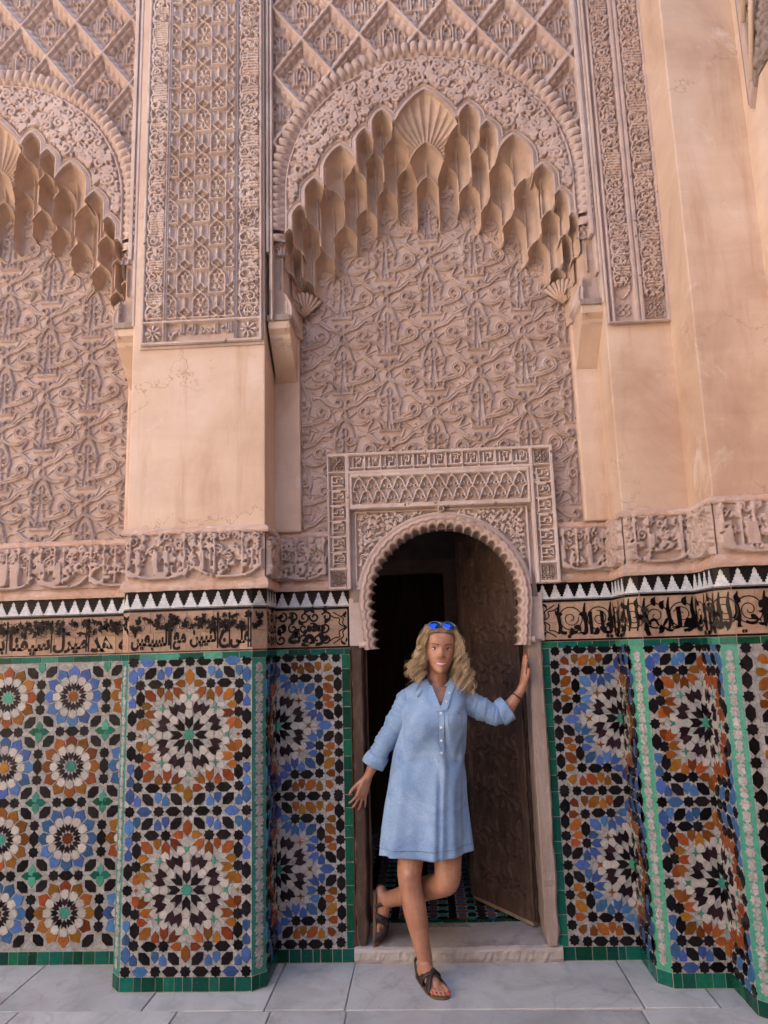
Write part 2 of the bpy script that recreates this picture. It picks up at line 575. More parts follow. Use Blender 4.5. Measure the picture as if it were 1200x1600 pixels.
def smooth_noise(nz, nx, cells):
    a = RNG.normal(size=(max(3, nz // cells + 2), max(3, nx // cells + 2)))
    zi = np.linspace(0, a.shape[0] - 1.001, nz); xi = np.linspace(0, a.shape[1] - 1.001, nx)
    z0, x0 = zi.astype(int), xi.astype(int)
    fz, fx = (zi - z0)[:, None], (xi - x0)[None]
    g = lambda i, j: a[np.ix_(i, j)]
    return (g(z0, x0) * (1 - fz) * (1 - fx) + g(z0 + 1, x0) * fz * (1 - fx) + g(z0, x0 + 1) * (1 - fz) * fx + g(z0 + 1, x0 + 1) * fz * fx)


# ---- Arabic lettering from the built-in font, shaped by hand
def shape_arabic(s):
    import unicodedata
    m = {}
    for c in range(0xFE80, 0xFEFD):
        d = unicodedata.decomposition(chr(c)).split()
        if len(d) == 2: m.setdefault(chr(int(d[1], 16)), {})[d[0]] = chr(c)
    out = ''
    for i, ch in enumerate(s):
        f = m.get(ch)
        if not f:
            out += ch
            continue
        a = i > 0 and s[i - 1] in m and '<initial>' in m[s[i - 1]] and '<final>' in f
        b = i + 1 < len(s) and s[i + 1] in m and '<final>' in m[s[i + 1]] and '<initial>' in f
        out += f['<medial>' if a and b else '<final>' if a else '<initial>' if b else '<isolated>']
    return out[::-1]


def text_tris(s, x0, x1, z0, z1, bold=.02):
    c = bpy.data.curves.new('lettering', 'FONT')
    c.body = shape_arabic(s)
    c.resolution_u = 2
    c.offset = bold
    o = bpy.data.objects.new('lettering', c)
    COL.objects.link(o)
    bpy.context.view_layer.update()
    me = o.to_mesh()
    v = np.array([tuple(q.co)[:2] for q in me.vertices])
    tr = []
    for p in me.polygons:
        k = list(p.vertices)
        for i in range(1, len(k) - 1): tr.append((k[0], k[i], k[i + 1]))
    o.to_mesh_clear()
    bpy.data.objects.remove(o)
    bpy.data.curves.remove(c)
    lo, hi = v.min(0), v.max(0)
    v = (v - lo) / (hi - lo) * np.array([x1 - x0, z1 - z0]) + np.array([x0, z0])
    return v, tr


# ---- ornament vocabularies
def scrolls(F, x0, x1, z0, z1, rad, w, h, seed, inside=None, density=1.0, leaf=True):
    """random vine: spirals with little leaves, packed"""
    rg = np.random.default_rng(seed)
    pts = []
    tries = int(70 * density * (x1 - x0) * (z1 - z0) / (rad * rad * 4)) + 60
    cand = np.stack([rg.uniform(x0, x1, tries), rg.uniform(z0, z1, tries), rad * rg.uniform(.6, 1.1, tries)], 1).tolist()
    acc = np.zeros((tries, 3)); na = 0
    for px, pz, rr in cand:
        if inside is not None and not inside(px, pz, rr * .8): continue
        if na:
            q = acc[:na]
            if ((q[:, 0] - px) ** 2 + (q[:, 1] - pz) ** 2 < ((rr + q[:, 2]) * .93) ** 2).any(): continue
        acc[na] = px, pz, rr; na += 1
        pts.append((px, pz, rr))
    for (cx, cz, rr) in pts:
        a0, sg = rg.uniform(0, 2 * PI), rg.choice([-1, 1])
        sp = spiral(cx, cz, rr * .95, rg.uniform(.9, 1.35), a0, sg, rr * .22)
        F.stroke(sp, np.linspace(w * 1.05, w * .8, len(sp)), h)
        F.disc(sp[-1][0], sp[-1][1], w * 1.5, h)
        # tail joining a neighbour
        nb = sorted(pts, key=lambda q: math.hypot(q[0] - cx, q[1] - cz))[1:3]
        for q in nb[:1]:
            e = np.array([q[0], q[1]]) + (np.array(sp[0]) - np.array([q[0], q[1]])) * .35
            mid = (np.array(sp[0]) + e) / 2 + rg.normal(0, rr * .25, 2)
            F.stroke(catmull([sp[0], mid, e], 5), w * .9, h * .92)
        if leaf:
            for _ in range(3):
                a = rg.uniform(0, 2 * PI)
                b = np.array([cx + rr * math.cos(a), cz + rr * math.sin(a)])
                d = np.array([math.cos(a + .9), math.sin(a + .9)]) * rr * .55
                F.stroke([b, b + d * .5, b + d], [w * .6, w * 1.3, w * .3], h * .85)
    return F


def band_script(F, x0, x1, z0, z1, seed, h, w, vertical=False):
    """carved cursive band: tall shafts, bowls and vine filling (axis along x; transposed when vertical)"""
    rg = np.random.default_rng(seed)
    T = (lambda p: np.array(p)[:, ::-1]) if vertical else (lambda p: np.array(p))
    H = z1 - z0
    x = x0 + .1 * H
    while x < x1 - .25 * H:
        k = rg.integers(0, 5)
        if k <= 1:
            for _ in range(rg.integers(1, 4)):
                if x > x1 - .1 * H: break
                F.stroke(T([(x, z0 + .18 * H), (x + .02 * H, z0 + .5 * H), (x, z0 + .97 * H)]), [w, w, w * 1.25], h)
                x += .16 * H
        elif k == 2:
            c = x + .22 * H
            F.stroke(T(spiral(c, z0 + rg.uniform(.35, .6) * H, .26 * H, 1.15, rg.uniform(0, 6), 1, .08 * H)), w, h)
            F.stroke(T(catmull([(x, z0 + .95 * H), (c, z0 + .8 * H), (c + .2 * H, z0 + .95 * H)], 5)), w * .9, h * .9)
            x += .52 * H
        elif k == 3:
            F.stroke(T(catmull([(x, z0 + .5 * H), (x + .05 * H, z0 + .14 * H), (x + .3 * H, z0 + .06 * H), (x + .5 * H, z0 + .3 * H), (x + .45 * H, z0 + .55 * H)], 6)), w * 1.1, h)
            F.stroke(T(spiral(x + .25 * H, z0 + .68 * H, .18 * H, 1.2, rg.uniform(0, 6), -1, .05 * H)), w * .85, h * .9)
            x += .6 * H
        else:
            F.stroke(T(catmull([(x, z0 + .1 * H), (x + .2 * H, z0 + .3 * H), (x + .12 * H, z0 + .6 * H), (x + .3 * H, z0 + .93 * H)], 6)), w, h)
            F.stroke(T([(x + .1 * H, z0 + .62 * H), (x + .02 * H, z0 + .8 * H), (x + .06 * H, z0 + .95 * H)]), [w, w * 1.3, w * .4], h * .9)
            x += .38 * H
        if rg.random() < .5:
            q = T([(x - .05 * H, z0 + rg.uniform(.1, .9) * H)])[0]
            F.disc(q[0], q[1], w * 1.3, h)
    # sweeping base line
    n = max(2, int((x1 - x0) / (.9 * H)))
    for i in range(n):
        a = x0 + (x1 - x0) * i / n
        b = a + (x1 - x0) / n
        F.stroke(T(catmull([(a, z0 + .16 * H), (a + .3 * (b - a), z0 + .05 * H), (a + .7 * (b - a), z0 + .07 * H), (b - .02 * H, z0 + .2 * H)], 5)), w, h * .95)


def star_square(F, cx, cz, s, h):
    """pierced 8-point interlace in a square"""
    w = s * .045
    F.bar(cx - s, cx + s, cz - s, cz + s, h)
    inn = (np.abs(F.X - cx) < s * .9) & (np.abs(F.Z - cz) < s * .9)
    F.H[inn] = 0
    for a in range(4):
        t = a * PI / 4
        d = np.array([math.cos(t), math.sin(t)]) * s * .9
        F.stroke([(cx - d[0], cz - d[1]), (cx + d[0], cz + d[1])], w, h)
    for r0 in (.45, .72):
        F.ring(cx, cz, s * r0, w, h)
    for a in range(8):
        t = a * PI / 4 + PI / 8
        F.disc(cx + .86 * s * math.cos(t), cz + .86 * s * math.sin(t), w * 1.8, h)


def arabesque_unit(step, W=.479, Hh=.40):
    """palmette lattice of the blind arch: unit cell with two motifs, wrap-around"""
    F = Field(0, W, 0, Hh, step)
    u = W / 750.
    v = Hh / 630.
    h = .016

    log = []

    def put(pts, r, hh=1.0, **k):
        if not k and np.max(r) > 7.5: log.append((pts, np.array(r) * .27, hh * .62))
        P = np.array(pts, float) * np.array([u, v])
        for ox in (-.5, 0, .5, 1, 1.5):
            for oz in (-1, -.5, 0, .5, 1, 1.5, 2):
                if (int(round(ox * 2)) + int(round(oz * 2))) % 2: continue
                F.stroke(P + np.array([ox * W, oz * Hh]), np.array(r) * u * .88, h * hh, **k)

    C = lambda cx, cz, r, n=15: [(cx + r * math.cos(2 * PI * i / (n - 1)), cz + r * math.sin(2 * PI * i / (n - 1))) for i in range(n)]
    # straw-like background stems
    for a, b in [((250, -60), (320, -10)), ((60, -195), (240, -262)), ((-70, -195), (-240, -262)), ((-250, -60), (-330, -120)), ((110, 30), (240, 70)),
                 ((-110, 30), (-230, 10)), ((215, -140), (330, -180)), ((-150, 60), (-280, 150)), ((120, 230), (240, 150)), ((-120, 250), (-260, 190))]:
        put([a, b], 6, .55)
    # winged double eye above
    for s in (-1, 1):
        put(catmull([(s * 60, 292), (s * 110, 305), (s * 150, 335), (s * 190, 368)], 4), [24] * 12 + [20], .95)
        put([(s * 196, 372), (s * 250, 372)], 22, .8)
        put([(s * 246, 392), (s * 262, 372)], 12, .8)
        put(C(s * 45, 312, 28), 11, 1.0)
        put([(s * 3, 252), (s * 50, 276)], 11, .95)
        for k in range(3): put([(s * (105 + 34 * k), 303 + 24 * k), (s * (107 + 34 * k), 305 + 24 * k)], 7, .55, cut=True)
    # drooping leaves
    put(catmull([(14, 190), (60, 152), (120, 136), (180, 150), (214, 172), (222, 146), (196, 98)], 4), list(np.linspace(10, 22, 12)) + list(np.linspace(22, 7, 13)), 1.0)
    put(catmull([(-14, 190), (-60, 142), (-120, 104), (-170, 84), (-215, 56)], 4), list(np.linspace(10, 25, 12)) + list(np.linspace(25, 6, 5)), 1.0)
    put([(-170, 120), (-150, 104), (-128, 126)], [6, 12, 5], .9)
    put([(-195, 100), (-140, 118)], 5, .2, cut=True)
    put([(120, 150), (200, 140)], 4, .3, cut=True)
    # tulip bud
    put(catmull([(0, 252), (22, 222), (20, 190), (0, 174), (-20, 190), (-22, 222), (0, 252)], 3), 8, 1.05)
    # pointed hood over the eyes
    for s in (-1, 1):
        put(catmull([(s * 78, 42), (s * 62, 95), (s * 40, 140), (s * 3, 176)], 4), 11, .95)
        put([(s * 12, 44), (s * 20, 84), (s * 4, 112)], [10, 9, 5], .8)
        put(C(s * 45, 0, 31), 13, 1.05)
        put([(s * 45 - 14, -14), (s * 45 + 14, 14)], 3.5, .6)
        put([(s * 45 - 14, 14), (s * 45 + 14, -14)], 3.5, .6)
        put(catmull([(s * 60, 34), (s * 92, 14), (s * 88, -30), (s * 74, -70), (s * 78, -112)], 4), 13, .95)
        put([(s * 16, -30), (s * 20, -88), (s * 28, -170)], 10, .85)
        put([(s * 20, -86), (s * 62, -80), (s * 76, -112)], 8, .8)
    # crown base
    put([(-80, -240), (80, -240)], 12, 1.0)
    for a, b in [((-70, -238), (-88, -176)), ((-35, -238), (-24, -178)), ((0, -238), (0, -190)), ((35, -238), (24, -178)), ((70, -238), (88, -176))]:
        put([a, b], [14, 5], 1.0)
    # snake ribbons with ring ends
    put(catmull([(36, -170), (110, -158), (185, -138), (238, -110), (246, -62), (208, -30), (168, -48), (162, -84), (190, -102)], 5),
        list(np.linspace(20, 22, 20)) + list(np.linspace(22, 16, 21)), 1.0)
    put(catmull([(-40, -190), (-100, -140), (-170, -124), (-236, -112), (-248, -70), (-208, -42), (-176, -70), (-190, -96)], 5),
        list(np.linspace(14, 21, 20)) + list(np.linspace(21, 13, 16)), 1.0)
    for t in range(5):
        put([(80 + 28 * t, -162 + 5 * t), (82 + 28 * t, -161 + 5 * t)], 6, .6, cut=True)
        put([(-120 - 24 * t, -134 + 4 * t), (-122 - 24 * t, -134 + 4 * t)], 6, .6, cut=True)
    for t in range(9):
        put([(70 + 17 * t, -170 + 4 * t), (71 + 17 * t, -170 + 4 * t)], 4.5, .5, cut=True)
        put([(60 + 17 * t, -154 + 4 * t), (61 + 17 * t, -154 + 4 * t)], 4.5, .5, cut=True)
        put([(-80 - 17 * t, -150 + 3 * t), (-81 - 17 * t, -150 + 3 * t)], 4.5, .5, cut=True)
    for a, b in [((100, -95), (160, -110)), ((-95, -60), (-165, -30)), ((110, 100), (190, 40)), ((-100, 80), (-40, 130)), ((150, 190), (250, 240)), ((-150, 200), (-60, 260)), ((270, -60), (300, -150)), ((-290, 0), (-250, 90))]:
        put([a, b], 5, .5)
    for pts, r, hh in list(log): put(pts, r, hh, cut=True, edge=.6)
    return F


def sample_unit(F, U, W, Hh, ox, oz):
    """tile a unit field over F.X,F.Z"""
    fx = ((F.X - ox) / W) % 1.0 * (U.nx - 1)
    fz = ((F.Z - oz) / Hh) % 1.0 * (U.nz - 1)
    i, j = np.minimum(fx.astype(int), U.nx - 2), np.minimum(fz.astype(int), U.nz - 2)
    a, b = fx - i, fz - j
    H = U.H
    return H[j, i] * (1 - a) * (1 - b) + H[j, i + 1] * a * (1 - b) + H[j + 1, i] * (1 - a) * b + H[j + 1, i + 1] * a * b


def sebka_unit(step, W=.30, Hh=.43):
    F = Field(0, W, 0, Hh, step)

    def each(fn):
        for ox in (-.5, 0, .5, 1, 1.5):
            for oz in (-.5, 0, .5, 1, 1.5):
                if (int(round(ox * 2)) + int(round(oz * 2))) % 2: continue
                fn(ox * W, oz * Hh)

    def inner(cx, cz):
        P = lambda pts: np.array(pts) * np.array([W / 100, Hh / 100]) + np.array([cx, cz])
        # hatch ground in the side lobes and centre
        for sx in (-1, 1):
            F.stroke(P([(sx * 10, -14), (sx * 10, 6)]), .0062, .022)
            F.stroke(P([(sx * 10, 6), (sx * 7, 12), (sx * 13, 13)]), .005, .022)
            F.stroke(P([(sx * 15, -14), (sx * 15, 5), (sx * 20, 9), (sx * 26, 6), (sx * 29, -2), (sx * 25, -9)]), .0045, .018)
            F.stroke(P(catmull([(sx * 6, -4), (sx * 5, 4), (0, 8)], 4)), .005, .022)
            F.stroke(P(catmull([(sx * 5, 11), (sx * 4, 18), (0, 25)], 4)), .0045, .02)
            for k in range(3):
                F.stroke(P([(sx * (17 + 3.2 * k), -6), (sx * (17 + 3.2 * k), 4)]), .0025, .011)
                F.stroke(P([(sx * 1.7 * k, -4), (sx * 1.7 * k, 3)]), .002, .011)
                F.stroke(P([(sx * 15, -5 + 4 * k), (sx * 25, -5 + 4 * k)]), .002, .010)
        F.ring(*P([(0, 12.5)])[0], .011, .0045, .024)
        F.stroke(P([(-17, -13.5), (17, -13.5)]), .0045, .02)
        F.stroke(P([(0, 18), (0, 30)]), [.006, .003], .02)
        F.stroke(P([(-3, -15), (-3.5, -26), (0, -30), (3.5, -26), (3, -15)]), .0045, .018)
        F.ring(*P([(0, -22)])[0], .006, .0035, .018)

    each(inner)
    # lobed diamond bands: ridge along |x|/W+|z|/H = .5 , scalloped, two mouldings
    gx = np.abs(((F.X / W + .5) % 1.0) - .5)
    gz = np.abs(((F.Z / Hh + .5) % 1.0) - .5)
    s = gx + gz                       # .5 on the diamond edge; centres of motifs at 0 and 1
    d = np.abs(s - .5) * W * Hh / math.hypot(W, Hh) * 1.0
    along = (gx - gz)
    lob = .0075 * np.abs(np.sin(along * PI * 5)) - .002
    up = np.where(s < .5, 1, 0)
    k = np.clip((.0135 + lob * .7 - d) / .006, 0, 1)
    F.H = np.maximum(F.H, .050 * k * (.86 + .14 * np.cos(np.clip(d / .02, 0, 1) * PI)))
    k2 = np.clip((.0235 + lob * 1.5 - d) / .005, 0, 1)
    F.H = np.maximum(F.H, .030 * k2)
    k3 = np.clip((.0295 + lob * 1.9 - d) / .004, 0, 1)
    F.H = np.maximum(F.H, .018 * k3)
    return F


def pier_unit(step, W=.155, Hh=.257):
    F = Field(0, W, 0, Hh, step)
    h = .021
    for ox in (-.5, 0, .5, 1, 1.5):
        for oz in (-.5, 0, .5, 1, 1.5):
            if (int(round(ox * 2)) + int(round(oz * 2))) % 2: continue
            cx, cz = ox * W, oz * Hh
            P = lambda pts: np.array(pts) * np.array([W / 295., Hh / 430.]) + np.array([cx, cz])
            # arched frame with cusped head
            fr = [(-72, -105), (-72, 40), (-62, 62), (-50, 68), (-44, 88), (-24, 100), (0, 112), (24, 100), (44, 88), (50, 68), (62, 62), (72, 40), (72, -105), (-72, -105)]
            F.stroke(P(fr), .0048, h * 1.15)
            # flower: four petals and side knots
            for a in ((0, 1), (0, -1)):
                F.stroke(P([(0, 6 * a[1]), (-22, 45 * a[1]), (0, 92 * a[1])]), [.002, .0065, .003], h * .8)
                F.stroke(P([(0, 6 * a[1]), (22, 45 * a[1]), (0, 92 * a[1])]), [.002, .0065, .003], h * .8)
                F.stroke(P([(0, 20 * a[1]), (0, 75 * a[1])]), .0022, h * .1, cut=True)
                for sx in (-1, 1): F.stroke(P([(sx * 56, 70 * a[1]), (sx * 30, 60 * a[1])]), [.003, .006], h * .75)
            for sx in (-1, 1):
                F.stroke(P(catmull([(0, 0), (sx * 28, 14), (sx * 52, 4), (sx * 46, -12), (sx * 24, -10), (0, 2)], 4)), .0032, h * .9)
            # diamond and bud on top
            F.stroke(P([(0, 118), (52, 160), (0, 205), (-52, 160), (0, 118)]), .0042, h * 1.1)
            F.disc(*P([(0, 161)])[0], .0065, h * .85)
            F.stroke(P([(-52, 160), (-72, 176)]), .0038, h)
            F.stroke(P([(52, 160), (72, 176)]), .0038, h)
            F.stroke(P([(0, 212), (0, 255), (0, 300)]), [.004, .0105, .002], h * 1.25, 'round')
            for sx in (-1, 1): F.stroke(P([(sx * 46, 225), (sx * 46, 320)]), .003, h * .35)
    return F


# ------------------------------------------------------------------ levels of the facade
ZB, ZG, ZI, ZM, ZS, ZF, ZT, ZP = .062, 1.415, 1.447, 1.655, 1.737, 1.788, 2.008, 2.04
P1, P2, P3 = -.2936, -.587, -1.25        # front planes of the piers
XA = .348                                 # arch axis
PERIOD = 2.356                            # axis of the neighbouring arch is one period to the left
YA = -.25                                 # face of the arch

# ---- setting: floor
floor = Geo().box(-14, 14, -18, 3.4, -.30, -.012).obj('courtyard_floor', M['mortar'])
tag(floor, kind='structure')


def slab(x0, x1, y0, y1, h=0.):
    g = .0028
    w, d = x1 - x0 - 2 * g, y1 - y0 - 2 * g
    jit = lambda: random.uniform(-.004, .004)
    q = [(g + jit(), g + jit()), (w + g + jit(), g + jit()), (w + g + jit(), d + g + jit()), (g + jit(), d + g + jit())]
    o = Geo().prism_z(q, -.05, 0).obj('marble_slab', M['marble'], floor, (x0, y0, h + random.uniform(-.0015, .0015)), bevel=.004)
    o.rotation_euler = (random.uniform(-.002, .002), random.uniform(-.002, .002), 0)
    return o


rows = [(-.46, .02, [-3.2, -2.1, -1.62, -.98, -.47, -.14, 1.06, 1.36, 2.4]),
        (-.92, -.46, [-3.4, -2.5, -1.50, -.83, -.44, -.13, 1.045, 1.62, 2.6]),
        (-1.5, -.92, [-3.3, -2.4, -1.2, -.5, .55, 1.4, 2.7])]
for y0, y1, xs in rows:
    for a, b in zip(xs[:-1], xs[1:]): slab(a, b, y0, y1)
for j in range(7):
    yy = -1.5 - j * 1.55
    off = random.uniform(0, .8)
    for i in range(-6, 3):
        slab(i * 1.5 + off, i * 1.5 + off + 1.5, yy - 1.55, yy)

# ---- the sunlit courtyard walls behind the viewer (they light the shaded facade)
def court_wall(name, x0, x1, y0, y1, label, face, nb, z1=8.8, top=3.4, m='courtwall'):
    o = empty(name, ((x0 + x1) / 2, (y0 + y1) / 2, 0))
    L = Vector(o.location)
    along_x = (x1 - x0) > (y1 - y0)
    a0, a1 = (x0, x1) if along_x else (y0, y1)
    w = (a1 - a0) / nb

    def bx(u0, u1, z0, zz, g, ins=0.):
        if along_x: g.box(u0 - L.x, u1 - L.x, y0 + ins - L.y, y1 - ins - L.y, z0, zz)
        else: g.box(x0 + ins - L.x, x1 - ins - L.x, u0 - L.y, u1 - L.y, z0, zz)
    g = Geo()
    for i in range(nb):
        u = a0 + i * w
        bx(u, u + w * .25, 0, top, g); bx(u + w * .75, u + w, 0, top, g)
    g.obj('pier_row', M[m], o)
    g = Geo(); bx(a0, a1, top, z1, g); g.obj('upper_wall', M[m], o)
    g = Geo(); bx(a0, a1, 0, top, g, .12); g.obj('recess_back', M[m], o)
    tag(o, label, 'wall')
    return o


court_wall('courtyard_wall', -8.1, -7.5, -12.0, -.9, 'pale sunlit plaster courtyard wall on the left beyond the frame', 'x', 7)
court_wall('courtyard_wall', -7.5, 2.5, -12.6, -12.0, 'pale plaster courtyard wall facing the carved doorway', 'y', 6)
court_wall('courtyard_wall', 2.5, 3.1, -12.0, -1.2, 'courtyard wall beside the right hand piers, beyond the frame, darkened to cut its bounced light', 'x', 7, 8.6, m='dimwall')

# ------------------------------------------------------------------ things of the facade
def thing(name, loc, label, cat, group=None):
    o = empty(name, loc)
    tag(o, label, cat, group)
    return o


WALL_D = thing('recess_wall', (.335, .25, 0), 'recessed wall of carved palmettes around the doorway, tiled dado below', 'wall', 'arched recess walls')
WALL_L = thing('recess_wall', (-2.0, .25, 0), 'recessed wall of carved palmettes left of the tan pier, cut by the photo edge', 'wall', 'arched recess walls')
PIER_L = thing('pier', (-.83, -.1, 0), 'tan plaster pier between the two arches, carved panel above, tiled below', 'pier', 'piers of the facade')
PIER_R = thing('pier', (1.33, -.1, 0), 'narrow pier right of the doorway with two carved script strips above', 'pier', 'piers of the facade')
PIER_O = thing('pier', (1.72, -.3, 0), 'outermost plain plaster pier at the right edge, in front of the narrow one', 'pier', 'piers of the facade')


def rel(parent, p):
    return (p[0] - parent.location.x, p[1] - parent.location.y, p[2] - parent.location.z)


# solid cores ---------------------------------------------------------------
TOPZ = 9.2
def core(parent, name, poly, z0, z1, m, bev=0):
    L = parent.location
    return Geo().prism_z([(x - L.x, y - L.y) for x, y in poly], z0, z1).obj(name, m, parent, bevel=bev)


e = .008
# tiled parts (chamfered corners), set back behind the tile skin
core(PIER_L, 'dado_core', [(-1.195 + e, .5), (-1.195 + e, -.24), (-1.145, P1 + e), (-.562, P1 + e), (-.506 - e, -.24), (-.506 - e, .5)], 0, ZS + .01, M['grout'])
core(PIER_R, 'dado_core', [(1.176 + e, .5), (1.176 + e, -.24), (1.227, P1 + e), (1.52, P1 + e), (1.52, .5)], 0, ZS + .01, M['grout'])
core(PIER_O, 'dado_core', [(1.474 + e, .49), (1.474 + e, -.535), (1.525, P2 + e), (2.6, P2 + e), (2.6, .49)], 0, ZS + .01, M['grout'])
# plaster shafts
core(PIER_L, 'plaster_shaft', [(-1.172, .5), (-1.172, P1), (-.5, P1), (-.5, .5)], ZS, TOPZ, M['tadelakt'], .006)
core(PIER_R, 'plaster_shaft', [(1.181, .5), (1.181, P1), (1.51, P1), (1.51, .5)], ZS, TOPZ, M['tadelakt'], .006)
core(PIER_O, 'plaster_shaft', [(1.487, .49), (1.487, P2), (2.9, P2), (2.9, .49)], ZS, TOPZ, M['tadelakt'], .008)
PIER_F = thing('pier', (-3.19, -.1, 0), 'plain plaster pier beyond the left edge, on the far side of the left arch', 'pier', 'piers of the facade')
core(PIER_F, 'plaster_shaft', [(-3.53, .5), (-3.53, P1), (-2.858, P1), (-2.858, .5)], 0, TOPZ, M['tadelakt'], .006)
# recess walls (with the door opening left free)
DX0, DX1 = -.09, .79
def wallpart(parent, name, x0, x1, z0, z1, y0=.008, y1=.5, m='stucco'):
    L = parent.location
    return Geo().box(x0 - L.x, x1 - L.x, y0 - L.y, y1 - L.y, z0, z1).obj(name, M[m], parent)
wallpart(WALL_D, 'wall_body', -.52, DX0, 0, 2.16)
wallpart(WALL_D, 'wall_body', DX1, 1.2, 0, 2.16)
wallpart(WALL_D, 'wall_body', -.52, 1.2, 2.16, TOPZ)
wallpart(WALL_L, 'wall_body', -3.6, -1.18, 0, TOPZ)
# building mass behind and roof: unseen boxes added to keep the sun off the facade
mass = thing('sun_block_mass', (0, 4, 0), 'unseen mass added behind the carved facade to block the sun', 'building')
Geo().box(-14, 14, -3.3, 4, 3.2, TOPZ).obj('sun_block_upper', M['courtwall'], mass)
Geo().box(-14, -3.6, -3.5, 4, 0, TOPZ).obj('side_wing', M['courtwall'], mass)
Geo().box(2.9, 14, -3.5, 4, 0, TOPZ).obj('side_wing', M['courtwall'], mass)
Geo().box(-14, 14, -5.2, 4, TOPZ, TOPZ + .25).obj('sun_block_roof', M['darkwood'], mass)

# third step at the far right with its carved bracket high up
PIER_E = thing('pier', (2.1, -.5, 0), 'plaster return at the top right corner carrying a grey carved bracket', 'pier', 'piers of the facade')

# ------------------------------------------------------------------ zellige
def starpoly(r, n=8, k=.76, rot=0.):
    return [((r if i % 2 == 0 else r * k) * math.cos(rot + PI * i / n), (r if i % 2 == 0 else r * k) * math.sin(rot + PI * i / n)) for i in range(2 * n)]


SHAPES = {
    'star': starpoly(.185, 8, .78, PI / 8 * 0),
    'star12': starpoly(.20, 10, .80),
    'hexagon': [(0, .27), (-.15, .11), (-.15, -.11), (0, -.27), (.15, -.11), (.15, .11)],
    'petal': [(0, .19), (-.125, .03), (-.12, -.15), (0, -.175), (.12, -.15), (.125, .03)],
    'arrow': [(0, .23), (-.135, .06), (-.135, -.22), (0, -.09), (.135, -.22), (.135, .06)],
    'shield': [(0, .16), (-.13, .07), (-.11, -.13), (.11, -.13), (.13, .07)],
    'bowtie': [(.11, .11), (0, .045), (-.11, .11), (-.045, 0), (-.11, -.11), (0, -.045), (.11, -.11), (.045, 0)],
    'diamond': [(0, .07), (-.07, 0), (0, -.07), (.07, 0)],
    'rhomb': [(0, .26), (-.065, 0), (0, -.26), (.065, 0)],
    'wing': [(0, .24), (-.21, .03), (-.165, -.20), (0, -.07), (.165, -.20), (.21, .03)],
    'square': [(-.12, -.12), (.12, -.12), (.12, .12), (-.12, .12)],
}
PIECES = {}


def piece(shape, col):
    k = (shape, col)
    if k not in PIECES:
        n = len(SHAPES[shape])
        p = SHAPES[shape]
        a = sum(p[i][0] * p[(i + 1) % n][1] - p[(i + 1) % n][0] * p[i][1] for i in range(n))
        if a < 0: p = p[::-1]
        PIECES[k] = Geo().tile(p, .0012, -.0030, .07).mesh(shape + '_tile', M[col])
    return PIECES[k]


def lay(panel, items, u_, x0, x1, z0, z1, joined=False, tilt=.016):
    """items: (shape, colour, x, z, angle) in metres; lays the cut tiles on a panel"""
    if joined:
        V, F, FM, mats = [], [], [], []
        for (s, c, x, z, a, *k_) in items:
            if not (x0 <= x <= x1 and z0 <= z <= z1): continue
            me = piece(s, c)
            u = 1.09 * u_ * (k_[0] if k_ else 1)
            m = Matrix.Translation((x, 0, z)) @ Matrix.Rotation(PI / 2 - R(a), 4, 'Y') @ Matrix.Diagonal((u, 1, u, 1))
            b = len(V)
            V += [tuple(m @ q.co) for q in me.vertices]
            if M[c] not in mats: mats.append(M[c])
            for p in me.polygons:
                F.append([b + i for i in p.vertices]); FM.append(mats.index(M[c]))
        if V:
            o = mk('zellige_tiles', V, F, None, panel, mats=mats, fm=FM)
            o['kind'] = 'stuff'
        return
    for (s, c, x, z, a, *k_) in items:
        if not (x0 <= x <= x1 and z0 <= z <= z1): continue
        u = 1.09 * u_ * (k_[0] if k_ else 1)
        o = link(s + '_tile', piece(s, c), panel, (x, random.uniform(-.0006, .0006), z),
                 (random.gauss(0, tilt), PI / 2 - R(a), random.gauss(0, tilt)), (u * random.uniform(.97, 1.02), 1, u * random.uniform(.97, 1.02)))


def wedge(inner, outer):
    """pieces with polar angle 45..90 degrees, unit coordinates (mirrored to fill the star block)"""
    out = 'black'
    return [('hexagon', 'black', .5, 2.55, 0), ('hexagon', outer if outer == 'blue' else 'black', 1.5, 2.55, 0), ('star', 'black', 0, 2.55, 0), ('star', 'black', 1, 2.55, 0), ('star', 'black', 2, 2.55, 0),
            ('hexagon', 'black', .40, 2.15, 135), ('petal', outer, .76, 2.19, 270), ('petal', outer, 1.02, 2.11, 90), ('hexagon', 'black' if outer == 'blue' else outer, 1.38, 2.15, 135), ('petal', outer, 1.74, 2.19, 270),
            ('hexagon', inner, 0, 2.0, 90), ('petal', inner, .33, 1.78, 0), ('star', 'black', .74, 1.76, 0), ('hexagon', 'black', 1.22, 1.77, 0),
            ('arrow', inner, .42, 1.49, 45), ('arrow', inner, .73, 1.36, 90), ('petal', inner, 1.02, 1.48, 270),
            ('arrow', 'black', 0, .43, 270), ('shield', 'shield', 0, .74, 270), ('shield', 'shield', 0, 1.05, 90),
            ('shield', 'shield', .2, 1.27, 60), ('bowtie', 'mint' if inner == 'amber' else 'amber', 0, 1.31, 0), ('arrow', 'purple', .27, .93, 245), ('arrow', 'purple', .53, .87, 205 + 45)]


def diag(inner):
    return [('arrow', 'black', .30, .30, 225), ('shield', 'shield', .52, .52, 225), ('shield', 'shield', .75, .75, 45), ('shield', 'shield', .73, 1.08, 80), ('shield', 'shield', 1.08, .73, 10),
            ('bowtie', 'mint' if inner == 'amber' else 'amber', .93, .93, 45), ('hexagon', inner, 1.37, 1.37, 45), ('star', 'black', 1.74, 1.74, 0)]


